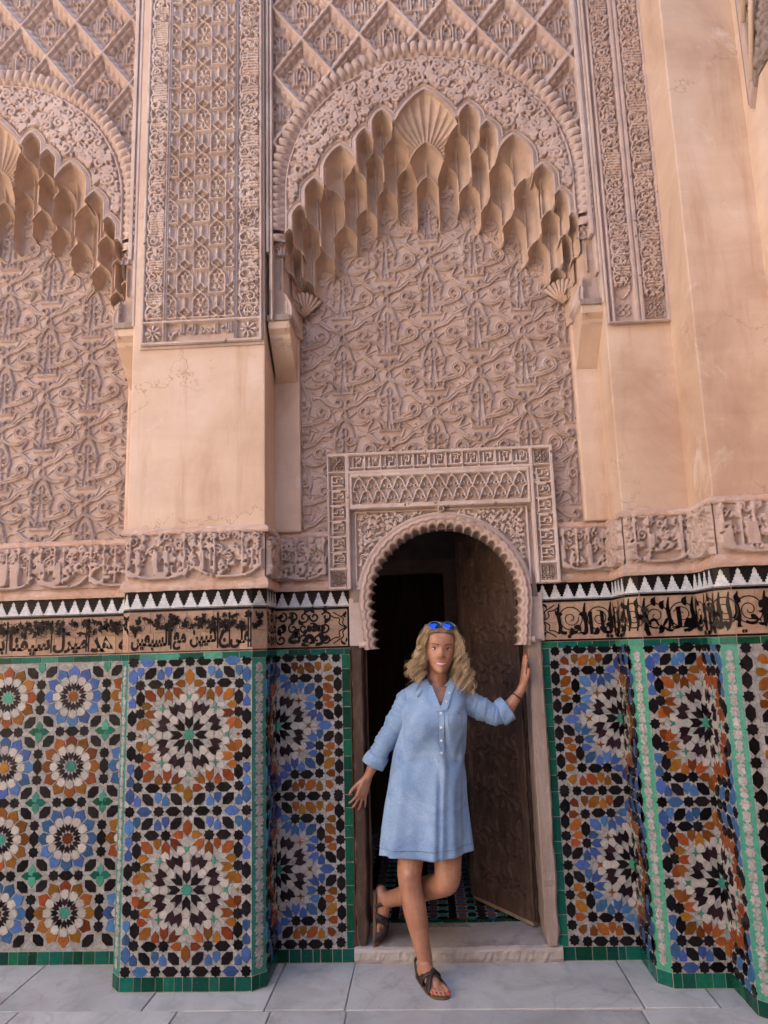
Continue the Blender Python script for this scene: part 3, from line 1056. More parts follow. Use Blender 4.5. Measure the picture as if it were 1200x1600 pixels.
def narrow(inner, outer):
    return [('hexagon', 'black', 1.72, 1.27, 90), ('star', 'black', 1.72, .76, 0), ('hexagon', outer, 2.0, 2.04, 90), ('petal', outer, 2.0, 1.54, 270), ('petal', outer, 2.0, 1.14, 90),
            ('hexagon', 'black', 2.0, .60, 90), ('star', 'black', 2.0, 0, 0), ('petal', inner, 1.71, .37, 90), ('diamond', inner, 1.71, 0, 0), ('star', 'black', 2.0, 2.55, 0),
            ('arrow', inner, 1.49, .42, 45), ('arrow', inner, 1.36, .73, 0), ('petal', inner, 1.48, 1.02, 180),
            ('arrow', 'black', .43, 0, 180), ('shield', 'shield', .74, 0, 180), ('shield', 'shield', 1.05, 0, 0), ('shield', 'shield', 1.27, .2, 30), ('bowtie', 'mint' if inner == 'amber' else 'amber', 1.31, 0, 0),
            ('arrow', 'purple', .93, .27, 205), ('arrow', 'purple', .87, .53, 200)]


def star_block(inner, outer, side):
    q = wedge(inner, outer) + diag(inner)
    if side == 'narrow': q = [p for p in q if p[2] <= 2.05] + narrow(inner, outer)
    else:
        q = q + [(s, c, y, x, 90 - a) for (s, c, x, y, a) in wedge(inner, outer)] + [('star', 'black', 2.5, 2.5, 0), ('hexagon', 'black', 2.5, 2.02, 90), ('petal', outer, 2.12, 2.12, 225)]
    out, seen = [('star12', 'mint' if inner == 'amber' else 'mint', 0, 0, 0)], set()
    for (s, c, x, y, a) in q:
        for sx in (1, -1):
            for sy in (1, -1):
                aa = a
                if sx < 0: aa = 180 - aa
                if sy < 0: aa = -aa
                key = (round(x * sx, 1), round(y * sy, 1), s[0])
                if key in seen: continue
                seen.add(key)
                out.append((s, c, x * sx, y * sy, aa))
    return out


def star_items(cx, czs, ux, uz, inner, outer, side):
    it, seen = [], set()
    for cz in czs:
        for (s, c, x, y, a) in star_block(inner, outer, side):
            p = (cx + x * ux, cz + y * uz)
            k = (round(p[0] * 60), round(p[1] * 60))
            if k in seen and s in ('star', 'hexagon'): continue
            seen.add(k)
            it.append((s, c, p[0], p[1], a))
    return it


def rosette_items(x0, x1, z0, z1, B, ox):
    """left wall: twelve-fold rosettes on a square lattice with green crosses between"""
    it = []
    u = B / .34
    nz = int(round((z1 - z0) / B))
    for i in range(-1, int((ox - x0) / B) + 2):
        for j in range(nz):
            cx, cz = ox - i * B, z0 + B * (j + .5)
            col = ('amber', 'blue')[(i + j) % 2]
            it.append(('star12', 'mint' if col == 'amber' else 'amber', cx, cz, 0))
            for k in range(12):
                a = 30 * k
                c, s = math.cos(R(a)), math.sin(R(a))
                it.append(('arrow', 'purple' if k % 2 else 'black', cx + .050 * u * c, cz + .050 * u * s, a + 180, .62))
                it.append(('shield', 'shield', cx + .086 * u * c, cz + .086 * u * s, a + 180, 1.05))
                it.append(('wing', col, cx + .122 * u * c, cz + .122 * u * s, a, .96))
            for k in range(4):
                a = 90 * k
                d = lambda x, y: (cx + (x * math.cos(R(a)) - y * math.sin(R(a))) * u, cz + (x * math.sin(R(a)) + y * math.cos(R(a))) * u)
                if k < 2:
                    it.append(('hexagon', 'black', *d(.17, 0), a + 90))
                    it.append(('star', 'black', *d(.17, .062), 0))
                    it.append(('star', 'black', *d(.17, -.062), 0))
                it.append(('hexagon', 'black', *d(.124, .120), 45 + a + 90))
                p = d(.17, .17)
                if k == 0:
                    for b in range(4):
                        it.append(('petal', 'mint' if b % 2 else 'green', p[0] + .027 * u * math.cos(R(90 * b)), p[1] + .027 * u * math.sin(R(90 * b)), 90 * b))
    return it


# ------------------------------------------------------------------ a stretch of dado: from p0 to p1 in plan (left to right seen from the court)
def stretch(parent, p0, p1):
    ang = math.atan2(p1[1] - p0[1], p1[0] - p0[0])
    L = math.hypot(p1[0] - p0[0], p1[1] - p0[1])
    loc = rel(parent, (p0[0], p0[1], 0))
    return loc, ang, L


def sheet(name, L, z0, z1, m, parent, loc, ang, y=0.):
    return Geo().box(0, L, y, y + .006, z0, z1).obj(name, m, parent, loc, (0, 0, ang))


RECT = {}
def rect_tiles(panel, x0, x1, z0, z1, size, cols, y=.0, name='green_tile', th=.003, vert=False):
    span = (z1 - z0) if vert else (x1 - x0)
    p = 0.
    while p < span - .004:
        s = min(size * random.uniform(.55, 1.35), span - p)
        if span - p - s < size * .3: s = span - p
        g = .0012
        a = (x0 + g, x1 - g, z0 + p + g, z0 + p + s - g) if vert else (x0 + p + g, x0 + p + s - g, z0 + g, z1 - g)
        w, h = a[1] - a[0], a[3] - a[2]
        o = Geo().tile([(0, 0), (w, 0), (w, h), (0, h)], .0, -th, .04 if min(w, h) > .03 else .02).obj(name, M[random.choice(cols)], panel, (a[0], y, a[2]))
        o.rotation_euler = (random.gauss(0, .01), 0, random.gauss(0, .01))
        p += s


def merlons(parent, loc, ang, L, pitch=.064, shared={}):
    b = Geo().box(0, L, 0, .006, ZM, ZS).obj('merlon_band', M['black'], parent, loc, (0, 0, ang))
    n = max(1, int(round(L / pitch)))
    w = L / n
    H = ZS - ZM - .006
    prof = [(.5, 0), (.5, .13), (.40, .13), (.40, .28), (.315, .28), (.315, .44), (.23, .44), (.23, .60), (.135, .63), (.135, .80), (0, .97)]
    poly = [(x, z) for x, z in prof] + [(-x, z) for x, z in prof[::-1][1:]]
    k = round(w, 4)
    if k not in shared:
        shared[k] = Geo().tile([(x * w * .985, z * H) for x, z in poly], 0, -.0028, .03).mesh('merlon_tile', M['merlonwhite'])
    for i in range(n):
        link('merlon_tile', shared[k], b, ((i + .5) * w, -.0008, ZM + .002), (random.gauss(0, .01), 0, random.gauss(0, .012)))
    return b


class Ink:
    """flat black glaze shapes, every stroke a hair above the last"""
    def __init__(self): self.g = Geo(); self.y = 0.

    def stroke(self, pts, w):
        P = np.array(pts, float)
        k = len(P)
        w = np.broadcast_to(np.array(w, float), (k,))
        t = np.gradient(P, axis=0)
        t /= np.linalg.norm(t, axis=1)[:, None] + 1e-9
        n = np.stack([-t[:, 1], t[:, 0]], 1)
        A, B = P + n * w[:, None], P - n * w[:, None]
        self.y -= .00004
        v = [(p[0], self.y, p[1]) for p in B] + [(p[0], self.y, p[1]) for p in A]
        self.g.add(v, [(i, i + 1, k + i + 1, k + i) for i in range(k - 1)])

    def leaf(self, x, z, a, l, w):
        t = np.linspace(0, 1, 8)
        c, s = math.cos(a), math.sin(a)
        bend = .25 * l * np.sin(t * PI)
        P = np.stack([x + c * t * l - s * bend, z + s * t * l + c * bend], 1)
        self.stroke(P, w * np.sin(np.clip(t * 1.05 + .04, 0, 1) * PI) ** .8 + .0006)

    def flower(self, x, z, r, rg):
        a0 = rg.uniform(0, 6)
        for k in range(3): self.leaf(x, z, a0 + k * 1.35, r * rg.uniform(1., 1.9), r * .42)
        an = np.linspace(0, 2 * PI, 10)
        self.stroke(np.stack([x + r * .36 * np.cos(an), z + r * .36 * np.sin(an)], 1), r * .26)

    def ring(self, x, z, r, w, a0=0, a1=2 * PI):
        an = np.linspace(a0, a1, 22)
        self.stroke(np.stack([x + r * np.cos(an), z + r * np.sin(an)], 1), w)

    def text(self, s, x0, x1, z0, z1, bold=.02):
        v, tr = text_tris(s, x0, x1, z0, z1, bold)
        t = (v[:, 1] - z0) / (z1 - z0)          # long ascenders, slight forward lean
        v[:, 1] = z0 + (z1 - z0) * (t + .85 * np.clip(t - .58, 0, 1)) + .003 * np.sin((v[:, 0] - x0) * 40)
        self.y -= .00004
        self.g.add([(p[0], self.y, p[1]) for p in v], [t for t in tr])


def inscription(parent, loc, ang, L, words, style, seed, end=None):
    """glazed black script on bare terracotta tiles"""
    b = sheet('inscription_band', L, ZI, ZM, M['grout'], parent, loc, ang)
    rg = np.random.default_rng(seed)
    H = ZM - ZI
    for r0, r1 in ((0.004, H * .46), (H * .46, H - .016)):
        p = 0.
        while p < L - .003:
            s = min(rg.uniform(.085, .125), L - p)
            if L - p - s < .03: s = L - p
            w, h = s - .0014, r1 - r0 - .0014
            o = Geo().tile([(0, 0), (w, 0), (w, h), (0, h)], 0, -.003, .015).obj('terracotta_tile', M['terra'], b, (p + .0007, 0, ZI + r0 + .0007))
            p += s
    ink = Ink()
    z0 = ZI
    ink.stroke([(0, z0 + H - .0085), (L / 2, z0 + H - .0085), (L, z0 + H - .0085)], .006)
    ink.stroke([(0, z0 + .006), (L / 2, z0 + .006), (L, z0 + .006)], .0022 if style == 'small' else .0045)
    lo, hi = z0 + .018, z0 + H - .022
    x0, x1 = .004, L - .004
    if end:
        # bracketed end of the cartouche: corner leaves and nested cusped lines
        xe = L - .006 if end == 'right' else .006
        sg = -1 if end == 'right' else 1
        ink.stroke([(xe, z0 + .004), (xe, z0 + H / 2), (xe, z0 + H - .01)], .0045)
        zc = (lo + hi) / 2
        for k, off in enumerate((.022, .040)):
            for s2 in (1, -1):
                ink.stroke(catmull([(xe + sg * off * .35, zc), (xe + sg * (off + .006), zc + s2 * .020), (xe + sg * (off + .004), zc + s2 * .045), (xe + sg * (off + .03), zc + s2 * (.062 - .012 * k)), (xe + sg * (off + .055), zc + s2 * (.078 - .012 * k))], 5), .0028)
        for s2 in (1, -1):
            ink.leaf(xe + sg * .012, zc + s2 * .082, math.atan2(-s2, sg), .036, .006)
            ink.leaf(xe + sg * .012, zc + s2 * .050, math.atan2(s2, sg * .4), .026, .004)
        if end == 'right': x1 -= .085
        else: x0 += .085
    W = x1 - x0
    if style == 'small':
        if words:
            n = len(words)
            ws = [len(w) + 1.2 for w in words]
            tot = sum(ws)
            p = x1
            for w, k in zip(words, ws):
                wd = W * k / tot
                ink.text(w, p - wd * .97, p - wd * .03, lo - .006, lo + .088, .042)
                xs = p - wd * .01
                for q in (0, .012)[:1 + int(rg.random() < .5)]:
                    ink.stroke([(xs - q, lo), (xs - q, hi - .03), (xs - q, hi - .012), (xs - q, hi)], [.0034, .0034, .0065, .001])
                p -= wd
        for i in range(int(W * 125)):
            x = rg.uniform(x0 + .01, x1 - .01)
            ink.flower(x, rg.uniform(lo + .088, hi - .012), rg.uniform(.010, .0145), rg)
        for i in range(int(W * 40)):
            x = rg.uniform(x0 + .01, x1 - .03)
            ink.stroke(spiral(x, rg.uniform(lo + .08, hi - .02), .02, .8, rg.uniform(0, 6), 1, .01), .0012)
    elif style == 'vine':
        for i in range(max(2, int(W / .055))):
            for r_ in range(3):
                x, z = x0 + .03 + i * .055 + rg.uniform(-.012, .012), lo + .03 + .055 * r_
                sp = spiral(x, z, .026, 1.1, rg.uniform(0, 6), rg.choice([-1, 1]), .007)
                ink.stroke(sp, .0046)
                ink.leaf(x, z + .02, rg.uniform(0, 6), .036, .010)
        if words: ink.text(words[0], x0 + W * .2, x1 - W * .12, lo - .004, lo + .075, .035)
    else:
        n = max(1, int(round(W / .115)))
        for i in range(n):
            x, z = x0 + W * (i + .5) / n, lo + .088 + rg.uniform(-.006, .006)
            ink.ring(x, z, .056, .0026)
            ink.stroke(spiral(x, z, .040, 1.3, rg.uniform(0, 6), -1, .008), .0022)
            for k in range(4):
                a = rg.uniform(0, 6)
                ink.leaf(x + .045 * math.cos(a), z + .045 * math.sin(a), a + rg.uniform(-.8, .8), .042, .012)
        for i in range(n + 1):
            x = x0 + .012 + (W - .024) * i / n
            ink.stroke(catmull([(x + .004, hi), (x - .003, hi - .05), (x + .003, lo + .06), (x - .006, lo + .02)], 4), list(np.linspace(.003, .0095, 6)) + list(np.linspace(.0095, .004, 7)))
        if words and W > .12:
            ink.text(words[0], x0 + .006, x1 - .006, lo - .006, lo + .09, .04)
    t = link('lettering', ink.g.mesh('lettering', M['black']), b, (0, -.0042, 0))
    return b


def chamfer_strip(parent, loc, ang, L, pale=False):
    """green corner strip with white rosettes and lozenges"""
    b = sheet('corner_strip', L, ZB, ZG, M['mint' if pale else 'green'], parent, loc, ang)
    n = 15
    hgt = (ZG - ZB) / n
    c = 'white'
    for i in range(n):
        z = ZB + hgt * (i + .5)
        w = L * .52
        lo = link('lozenge_tile', STRIP['long'], b, (L / 2, 0, z), (0, 0, random.gauss(0, .02)), (w, 1, hgt * .60))
        st = link('star_tile', STRIP['star'], b, (L / 2, 0, z + hgt * .5), (0, 0, 0), (L * .34, 1, L * .34)) if i < n - 1 else None
    return b


STRIP = {'long': Geo().tile([(-.5, -.25), (-.28, -.36), (0, -.5), (.28, -.36), (.5, -.25), (.34, 0), (.5, .25), (.28, .36), (0, .5), (-.28, .36), (-.5, .25), (-.34, 0)], .001, -.003, .06).mesh('lozenge_tile', M['white']),
         'star': Geo().tile(starpoly(1, 8, .75), .001, -.003, .06).mesh('star_tile', M['white'])}


def dado(parent, p0, p1, zel, words=None, style='small', seed=1, end=None, border=None, joined=False):
    loc, ang, L = stretch(parent, p0, p1)
    # base course and the green string above
    bc = sheet('base_course', L, 0, ZB, M['grout'], parent, loc, ang)
    rect_tiles(bc, 0, L, .002, ZB, .062, ['green', 'dgreen', 'dgreen', 'green'])
    gs = sheet('green_string_course', L, ZG, ZI, M['grout'], parent, loc, ang)
    rect_tiles(gs, 0, L, ZG, ZI, .085, ['green', 'green', 'mint', 'dgreen'])
    xa, xb = 0., L
    if zel == 'strip':
        chamfer_strip(parent, loc, ang, L, pale=True)
    else:
        zp = sheet('zellige_panel', L, ZB, ZG, M['white'], parent, loc, ang)
        if border:
            bx = (L - .044, L) if border == 'right' else (0, .044)
            rect_tiles(zp, bx[0], bx[1], ZB, ZG, .085, ['green', 'dgreen', 'green'], th=.0035, vert=True)
            if border == 'right': xb = L - .05
            else: xa = .05
        zel(zp, xa, xb, joined)
    inscription(parent, loc, ang, L, words, style, seed, end)
    merlons(parent, loc, ang, L)


UZ = (ZG - ZB) / 10.42
CZ = [ZB + .16 * UZ + 2.55 * UZ, ZB + .16 * UZ + 7.65 * UZ]


def zel_pier(zp, xa, xb, j):
    W = xb - xa
    u = W / 4.36
    lay(zp, star_items((xa + xb) / 2, CZ, u, UZ, 'amber', 'blue', 'narrow'), UZ, xa, xb, ZB, ZG, j)


def zel_half(inner, outer, side, at):
    def f(zp, xa, xb, j):
        W = xb - xa
        if side == 'wide': u = W / 2.68
        else: u = W / 2.18
        cx = xa if at == 'left' else xb
        lay(zp, star_items(cx, CZ, u, UZ, inner, outer, side), UZ, xa - .002, xb + .002, ZB, ZG, j)
    return f


def zel_left(zp, xa, xb, j):
    B = (ZG - ZB) / 4
    lay(zp, rosette_items(xa, xb, ZB, ZG, B, xb - B * 1.02), .138, xb - 1.15, xb - .012, ZB + .012, ZG - .012, j)
    lay(zp, rosette_items(xa, xb, ZB, ZG, B, xb - B * 1.02), .138, xa, xb - 1.15, ZB, ZG, True)


dado(WALL_L, (-3.4, 0), (-1.195, 0), zel_left, ['لله هد', 'ميرل', 'سيفنا', 'بن السبعين', 'مع ميرل', 'سيفن', 'لله هد', 'السبعين'], 'small', 3)
dado(PIER_L, (-1.195, -.24), (-1.145, P1), 'strip', None, 'small', 4)
dado(PIER_L, (-1.145, P1), (-.562, P1), zel_pier, ['على', 'ج', 'ثنيين مع', 'السبعين'], 'small', 5)
dado(PIER_L, (-.562, P1), (-.506, -.24), 'strip', None, 'small', 6)
dado(PIER_L, (-.506, -.24), (-.506, -.0), zel_half('amber', 'blue', 'wide', 'right'), None, 'vine', 7, joined=True)
dado(WALL_D, (-.506, 0), (-.134, 0), zel_half('blue', 'amber', 'wide', 'left'), ['تفه'], 'vine', 8, end='right', border='right')
dado(WALL_D, (.806, 0), (1.176, 0), zel_half('blue', 'amber', 'wide', 'right'), ['يا الب'], 'big', 9, end='left', border='left')
dado(PIER_R, (1.176, 0), (1.176, -.24), zel_half('amber', 'blue', 'wide', 'left'), ['كلا'], 'big', 10, joined=True)
dado(PIER_R, (1.176, -.24), (1.227, P1), 'strip', None, 'big', 11)
dado(PIER_R, (1.227, P1), (1.474, P1), zel_half('amber', 'blue', 'narrow', 'right'), ['ولهم'], 'big', 12)
dado(PIER_O, (1.474, P1), (1.474, -.535), zel_half('amber', 'blue', 'narrow', 'left'), ['الله'], 'big', 13, joined=True)
dado(PIER_O, (1.474, -.535), (1.525, P2), 'strip', None, 'big', 14)
dado(PIER_O, (1.525, P2), (2.0, P2), zel_half('blue', 'amber', 'wide', 'right'), ['لا اله الا هو الحي'], 'big', 15)


# ------------------------------------------------------------------ stucco frieze with ledges, over every stretch (square corners)
def frieze(parent, p0, p1, words, seed, step=.0042, end=None):
    loc, ang, L = stretch(parent, p0, p1)
    F = Field(0, L, ZF, ZT, step)
    rg = np.random.default_rng(seed)
    H = ZT - ZF
    h = .030
    if words:
        n = len(words)
        for i, wd in enumerate(words):
            a, b = L * (1 - (i + 1) / n), L * (1 - i / n)
            v, tr = text_tris(wd, a + .004, b - .004, ZF + .012, ZF + H * .60, .035)
            F.poly([v[list(t)] for t in tr], h, 1)
        k = max(2, int(L / .062))
        for i in range(k):
            x = L * (i + .5) / k + rg.uniform(-.012, .012)
            if rg.random() < .62:
                F.stroke([(x, ZF + .03), (x + .002, ZF + .12), (x, ZT - .035), (x + .004, ZT - .02), (x, ZT - .002)], [.007, .006, .0062, .0125, .002], h * .95)
    scrolls(F, .01, L - .01, ZF + H * .42, ZT - .012, .027, .0062, h * .72, seed + 50, density=.5)
    if not words: scrolls(F, .01, L - .01, ZF + .02, ZF + H * .5, .022, .0056, h * .8, seed + 51, density=.6)
    m = L / max(1, round(L / .3))
    for i in range(max(1, round(L / .3))):
        F.stroke(catmull([(i * m + .01, ZF + .05), (i * m + m * .3, ZF + .012), (i * m + m * .75, ZF + .014), (i * m + m - .012, ZF + .06)], 6), .0075, h)
    edge = np.clip(np.minimum(F.X, L - F.X) / .012, 0, 1)
    F.H *= edge
    F.rough(.0012).chips(int(L * 40), seed=seed)
    link('carved_frieze', F.mesh('carved_frieze', M['stucco']), parent, (loc[0], loc[1], 0), (0, 0, ang)).location.y += 0
    nrm = Vector((math.sin(ang), -math.cos(ang), 0))
    return loc, ang, L


def ledge(parent, poly, z0, z1, seed):
    """projecting worn ledge following the wall in plan (open polyline), as a swept moulding"""
    P = [Vector((p[0], p[1])) for p in poly]
    prof = [(-.03, 0), (.016, .0), (.020, .25), (.017, .6), (.006, .95), (-.03, 1.0)]
    rg = np.random.default_rng(seed)
    pts = []
    for a, b in zip(P[:-1], P[1:]):
        k = max(1, int((b - a).length / .02))
        pts += [a + (b - a) * i / k for i in range(k)]
    pts.append(P[-1])
    g = Geo()
    V = []
    for i, p in enumerate(pts):
        d0 = (pts[i] - pts[i - 1]).normalized() if i else None
        d1 = (pts[i + 1] - pts[i]).normalized() if i < len(pts) - 1 else None
        if d0 is None: d0 = d1
        if d1 is None: d1 = d0
        n0, n1 = Vector((d0.y, -d0.x)), Vector((d1.y, -d1.x))
        n = (n0 + n1)
        n = n / max(.4, n.length_squared / 2) if n.length > .1 else n0
        wv = rg.normal(0, .0012)
        for (o, t) in prof:
            q = p + n * (o + (wv if o > 0 else 0))
            V.append((q.x - parent.location.x, q.y - parent.location.y, z0 + (z1 - z0) * t + rg.normal(0, .0012)))
    k = len(prof)
    F = [(i * k + j, (i + 1) * k + j, (i + 1) * k + j + 1, i * k + j + 1) for i in range(len(pts) - 1) for j in range(k - 1)]
    return mk('ledge', V, F, M['sill'], parent, smooth=False)


FR = [(WALL_L, (-2.9, -.022), (-1.172, -.022), ['صحيح عو', 'لا الا', 'ر الله', 'مع لا'], 21),
      (PIER_L, (-1.172, P1 - .006), (-.5, P1 - .006), ['الله هو', 'لا الحرين', 'لا لا'], 22),
      (PIER_L, (-.494, P1), (-.494, -.02), None, 23),
      (WALL_D, (-.5, -.022), (-.232, -.022), ['صفعا'], 24),
      (WALL_D, (.925, -.022), (1.181, -.022), ['ماها'], 25),
      (PIER_R, (1.175, -.02), (1.175, P1), None, 26),
      (PIER_R, (1.181, P1 - .006), (1.487, P1 - .006), ['الفلع'], 27),
      (PIER_O, (1.481, P1), (1.481, P2), None, 28),
      (PIER_O, (1.487, P2 - .006), (2.2, P2 - .006), ['الا لا', 'كلا'], 29)]
for par, a, b, wd, sd_ in FR: frieze(par, a, b, wd, sd_)
for par, poly in [(WALL_L, [(-2.9, -.008), (-1.172, -.008)]), (PIER_L, [(-1.172, -.1), (-1.172, P1), (-.5, P1), (-.5, -.02)]), (WALL_D, [(-.5, -.008), (-.232, -.008)]),
                  (WALL_D, [(.925, -.008), (1.181, -.008)]), (PIER_R, [(1.181, -.02), (1.181, P1), (1.487, P1)]), (PIER_O, [(1.487, P1 - .01), (1.487, P2), (2.2, P2)])]:
    ledge(par, poly, ZS, ZF + .004, 5)
    ledge(par, poly, ZT - .003, ZP, 6)

# ------------------------------------------------------------------ carved palmette field of the blind arches
AU = arabesque_unit(.0034, .479, .424)
CUT = {}
AU_VAR = []
for k in range(4):
    U = Field(0, .479, 0, .424, .0034)
    U.H = AU.H * (1 + .14 * smooth_noise(U.nz, U.nx, 14))
    U.rough(.0008).chips(26, .003, .012, 300 + k)
    AU_VAR.append(U.mesh('palmette_unit', M['stucco']))
for par, x0, x1, ox in ((WALL_D, -.47, 1.14, .340), (WALL_L, -2.95, -1.2, -1.759)):
    back = wallpart(par, 'palmette_panel', x0, x1, 2.03, 4.15, .002, .01)
    oz = 2.9334 if par is WALL_D else 2.692
    i0, i1 = math.floor((x0 - ox) / .479), math.ceil((x1 - ox) / .479)
    for i in range(i0, i1):
        for j in range(-3, 4):
            if oz + j * .424 < 1.55 or oz + j * .424 > 4.1: continue
            zz = oz + j * .424
            if zz < 2.03 and zz + .424 < 2.05: continue
            if zz < 2.03:
                k = (par.name, 'cut')
                if k not in CUT: CUT[k] = AU.mesh('palmette_unit', M['stucco'], AU.Z > 2.032 - zz)
                link('palmette_unit', CUT[k], back, rel(par, (ox + i * .479, 0, zz)))
                continue
            link('palmette_unit', AU_VAR[(i * 3 + j * 5) % 4], back, rel(par, (ox + i * .479, 0, zz)))
    # plain plaster jamb strips and the corbels that carry the arch
    ax = XA if par is WALL_D else XA - PERIOD
    for s in (-1, 1):
        if par is WALL_L and s < 0: continue
        a, b = sorted((ax + s * .715, ax + s * .870))
        L = par.location
        Geo().box(a - L.x, b - L.x, -.045 - L.y, .02 - L.y, ZP - .004, 3.3).obj('jamb_strip', M['tadelakt'], par, bevel=.012)

# ------------------------------------------------------------------ muqarnas arch
ROWS = [  # y of the rim, depth of the hood, cells (dx, half width, top)
    (-.250, .082, [(.228, .052, 4.240), (.322, .045, 4.135), (.452, .088, 4.045), (.590, .052, 3.865), (.668, .040, 3.715), (.722, .030, 3.585), (.757, .022, 3.46)]),
    (-.168, .083, [(.000, .090, 4.095), (.165, .068, 4.135), (.278, .048, 4.045), (.385, .062, 3.955), (.512, .066, 3.845), (.628, .050, 3.655), (.696, .034, 3.515), (.740, .024, 3.385)]),
    (-.085, .080, [(.000, .060, 3.945), (.112, .054, 3.995), (.222, .058, 3.885), (.335, .058, 3.775), (.450, .064, 3.680), (.568, .056, 3.535), (.660, .040, 3.375), (.716, .028, 3.265)]),
    (.0, .0, [(.000, .056, 3.80), (.168, .058, 3.745), (.280, .056, 3.65), (.394, .060, 3.55), (.512, .058, 3.435), (.616, .046, 3.315), (.69, .034, 3.215)]),
]
SHELL = (.0, .174, 4.345)
AZ0 = 3.80
RO, RI = .745, .83
AF = Field(-.84, .84, 3.0, 4.64, .0036)
X, Z = AF.X, AF.Z
D = np.full(X.shape, 0.02)
OWN = np.zeros(X.shape, np.int32)        # 0: plain wall behind (dropped)


def zt_of(u, a, top):
    return top - 1.42 * a * (.50 * u ** 1.15 + .50 * (1 - np.sqrt(np.clip(1 - u ** 2.4, 0, 1))))


def row_cells(k):
    out = []
    for c in ROWS[k][2]:
        out.append(c)
        if c[0] > 1e-6: out.append((-c[0],) + tuple(c[1:]))
    if k == 0: out.append(SHELL)
    return out


def opening(k):
    m = np.zeros(X.shape, bool)
    for (dx, a, top) in row_cells(k):
        u = np.abs(X - dx) / a
        m |= (u <= 1.0) & (Z < zt_of(np.clip(u, 0, 1), a, top))
    for (dx, a, top) in ROWS[k][2]:      # below the lobes everything nearer the axis is open
        if k in (0, 3): m |= (np.abs(X) <= dx + a * .2) & (Z < top - a * 1.25)
    return m


OPS = [opening(k) for k in range(4)]
OPS[0] |= (np.abs(X) < .2) & (Z < 4.05)
OPEN = OPS[0].copy()
cid = 1
claimed = ~OPS[0]
for k in range(3):
    yk, dk, _ = ROWS[k]
    deeper = np.zeros(X.shape, bool)
    for q in range(k + 1, 4): deeper |= OPS[q]
    zone = OPEN & OPS[k] & ~deeper if k else OPEN & ~deeper
    for (dx, a, top) in sorted(row_cells(k), key=lambda c: -c[2]):
        u = np.abs(X - dx) / a
        zt = zt_of(np.clip(u, 0, 1), a, top)
        m = zone & (u <= 1.04) & ~claimed
        if k == 0: m &= (Z < zt + .01)
        s = np.clip(zt - Z, 0, 9)
        ue = np.clip(u / .93, 0, 1)
        hood = dk * np.sqrt(np.clip(1 - ue ** 2, 0, 1)) ** .7 * np.clip(s / (1.15 * a), 0, 1) ** .6
        shell = (k == 0 and dx == 0)
        if shell:
            ang = np.arctan2(X - dx, Z - 4.02)
            hood = (dk - .004) * np.clip(s / (1.5 * a), 0, 1) ** .6 * np.clip(1.03 - u ** 4, 0, 1) ** .5
            hood = hood + .015 * (np.abs(np.cos(ang * 15)) - .6) * np.clip(s / .03, 0, 1)
        rib = np.clip(1 - np.abs(X - dx) / .0085, 0, 1) ** .7 * np.clip((s - .55 * a) / (.5 * a), 0, 1)
        y = np.minimum(yk + hood * (1. if shell else 1.2) - (0 if shell else .022 * rib), -.004)
        D[m] = y[m]; OWN[m] = cid; claimed |= m
        cid += 1
# raised fillet over every arch of the inner rows
for k in (1, 2, 3):
    for (dx, a, top) in row_cells(k):
        u = np.abs(X - dx) / a
        zt = zt_of(np.clip(u, 0, 1), a, top)
        m = OPEN & (u <= 1.0) & (Z >= zt) & (Z < zt + .010 + .010 * u ** 3) & (OWN > 0)
        D[m] = np.minimum(D[m], ROWS[k][0] - .012)
# whatever lies between the lobes of two rows keeps the depth of the row in front
left_over = OPEN & ~claimed & ~OPS[3] & (Z > 3.2)
for k in (2, 1, 0):
    m = left_over & OPS[k]
    D[m] = ROWS[k][0] + .03; OWN[m] = cid
cid += 1
# foot of the lobed edge swings out again into a scroll
foot = (Z < 3.27)
OPEN &= ~(foot & (np.abs(X) > .772 - .06 * np.sin(np.clip((3.27 - Z) / .27, 0, 1) * PI)))
FACE = ~OPEN
# distance from the lobed edge
bnd = FACE & ~(np.roll(FACE, 1, 0) & np.roll(FACE, -1, 0) & np.roll(FACE, 1, 1) & np.roll(FACE, -1, 1))
bnd[[0, -1]] = False; bnd[:, [0, -1]] = False
bp = np.stack([X[bnd], Z[bnd]], 1)
dist = np.full(X.shape, 9.)
fi = np.argwhere(FACE)
for s0 in range(0, len(fi), 20000):
    ii = fi[s0:s0 + 20000]
    px, pz = X[ii[:, 0], ii[:, 1]], Z[ii[:, 0], ii[:, 1]]
    best = np.full(len(ii), 9.)
    for b0 in range(0, len(bp), 200):
        q = bp[b0:b0 + 200]
        best = np.minimum(best, ((px[:, None] - q[None, :, 0]) ** 2 + (pz[:, None] - q[None, :, 1]) ** 2).min(1))
    dist[ii[:, 0], ii[:, 1]] = np.sqrt(best)
rad = np.hypot(X, Z - AZ0)
rad = np.where(Z < AZ0, np.abs(X), rad)
AR = Field(-.84, .84, 3.0, 4.64, .0036)


def in_face(x, z, r):
    i, j = int(round((x + .84) / AR.step * (AR.nx - 1) * AR.step / 1.68)), int(round((z - 3.0) / 1.64 * (AR.nz - 1)))
    if not (0 <= i < AR.nx and 0 <= j < AR.nz): return False
    rr = math.hypot(x, z - AZ0) if z > AZ0 else abs(x)
    return FACE[j, i] and dist[j, i] > .040 + r * .75 and rr < RO - .012 - r * .75


scrolls(AR, -.75, .75, 3.1, 4.56, .036, .0088, .022, 91, in_face, 2.6)
scrolls(AR, -.75, .75, 3.1, 4.56, .016, .005, .016, 92, in_face, .4, leaf=False)
rel_h = AR.H
rel_h = np.where(dist < .034, 0, rel_h)
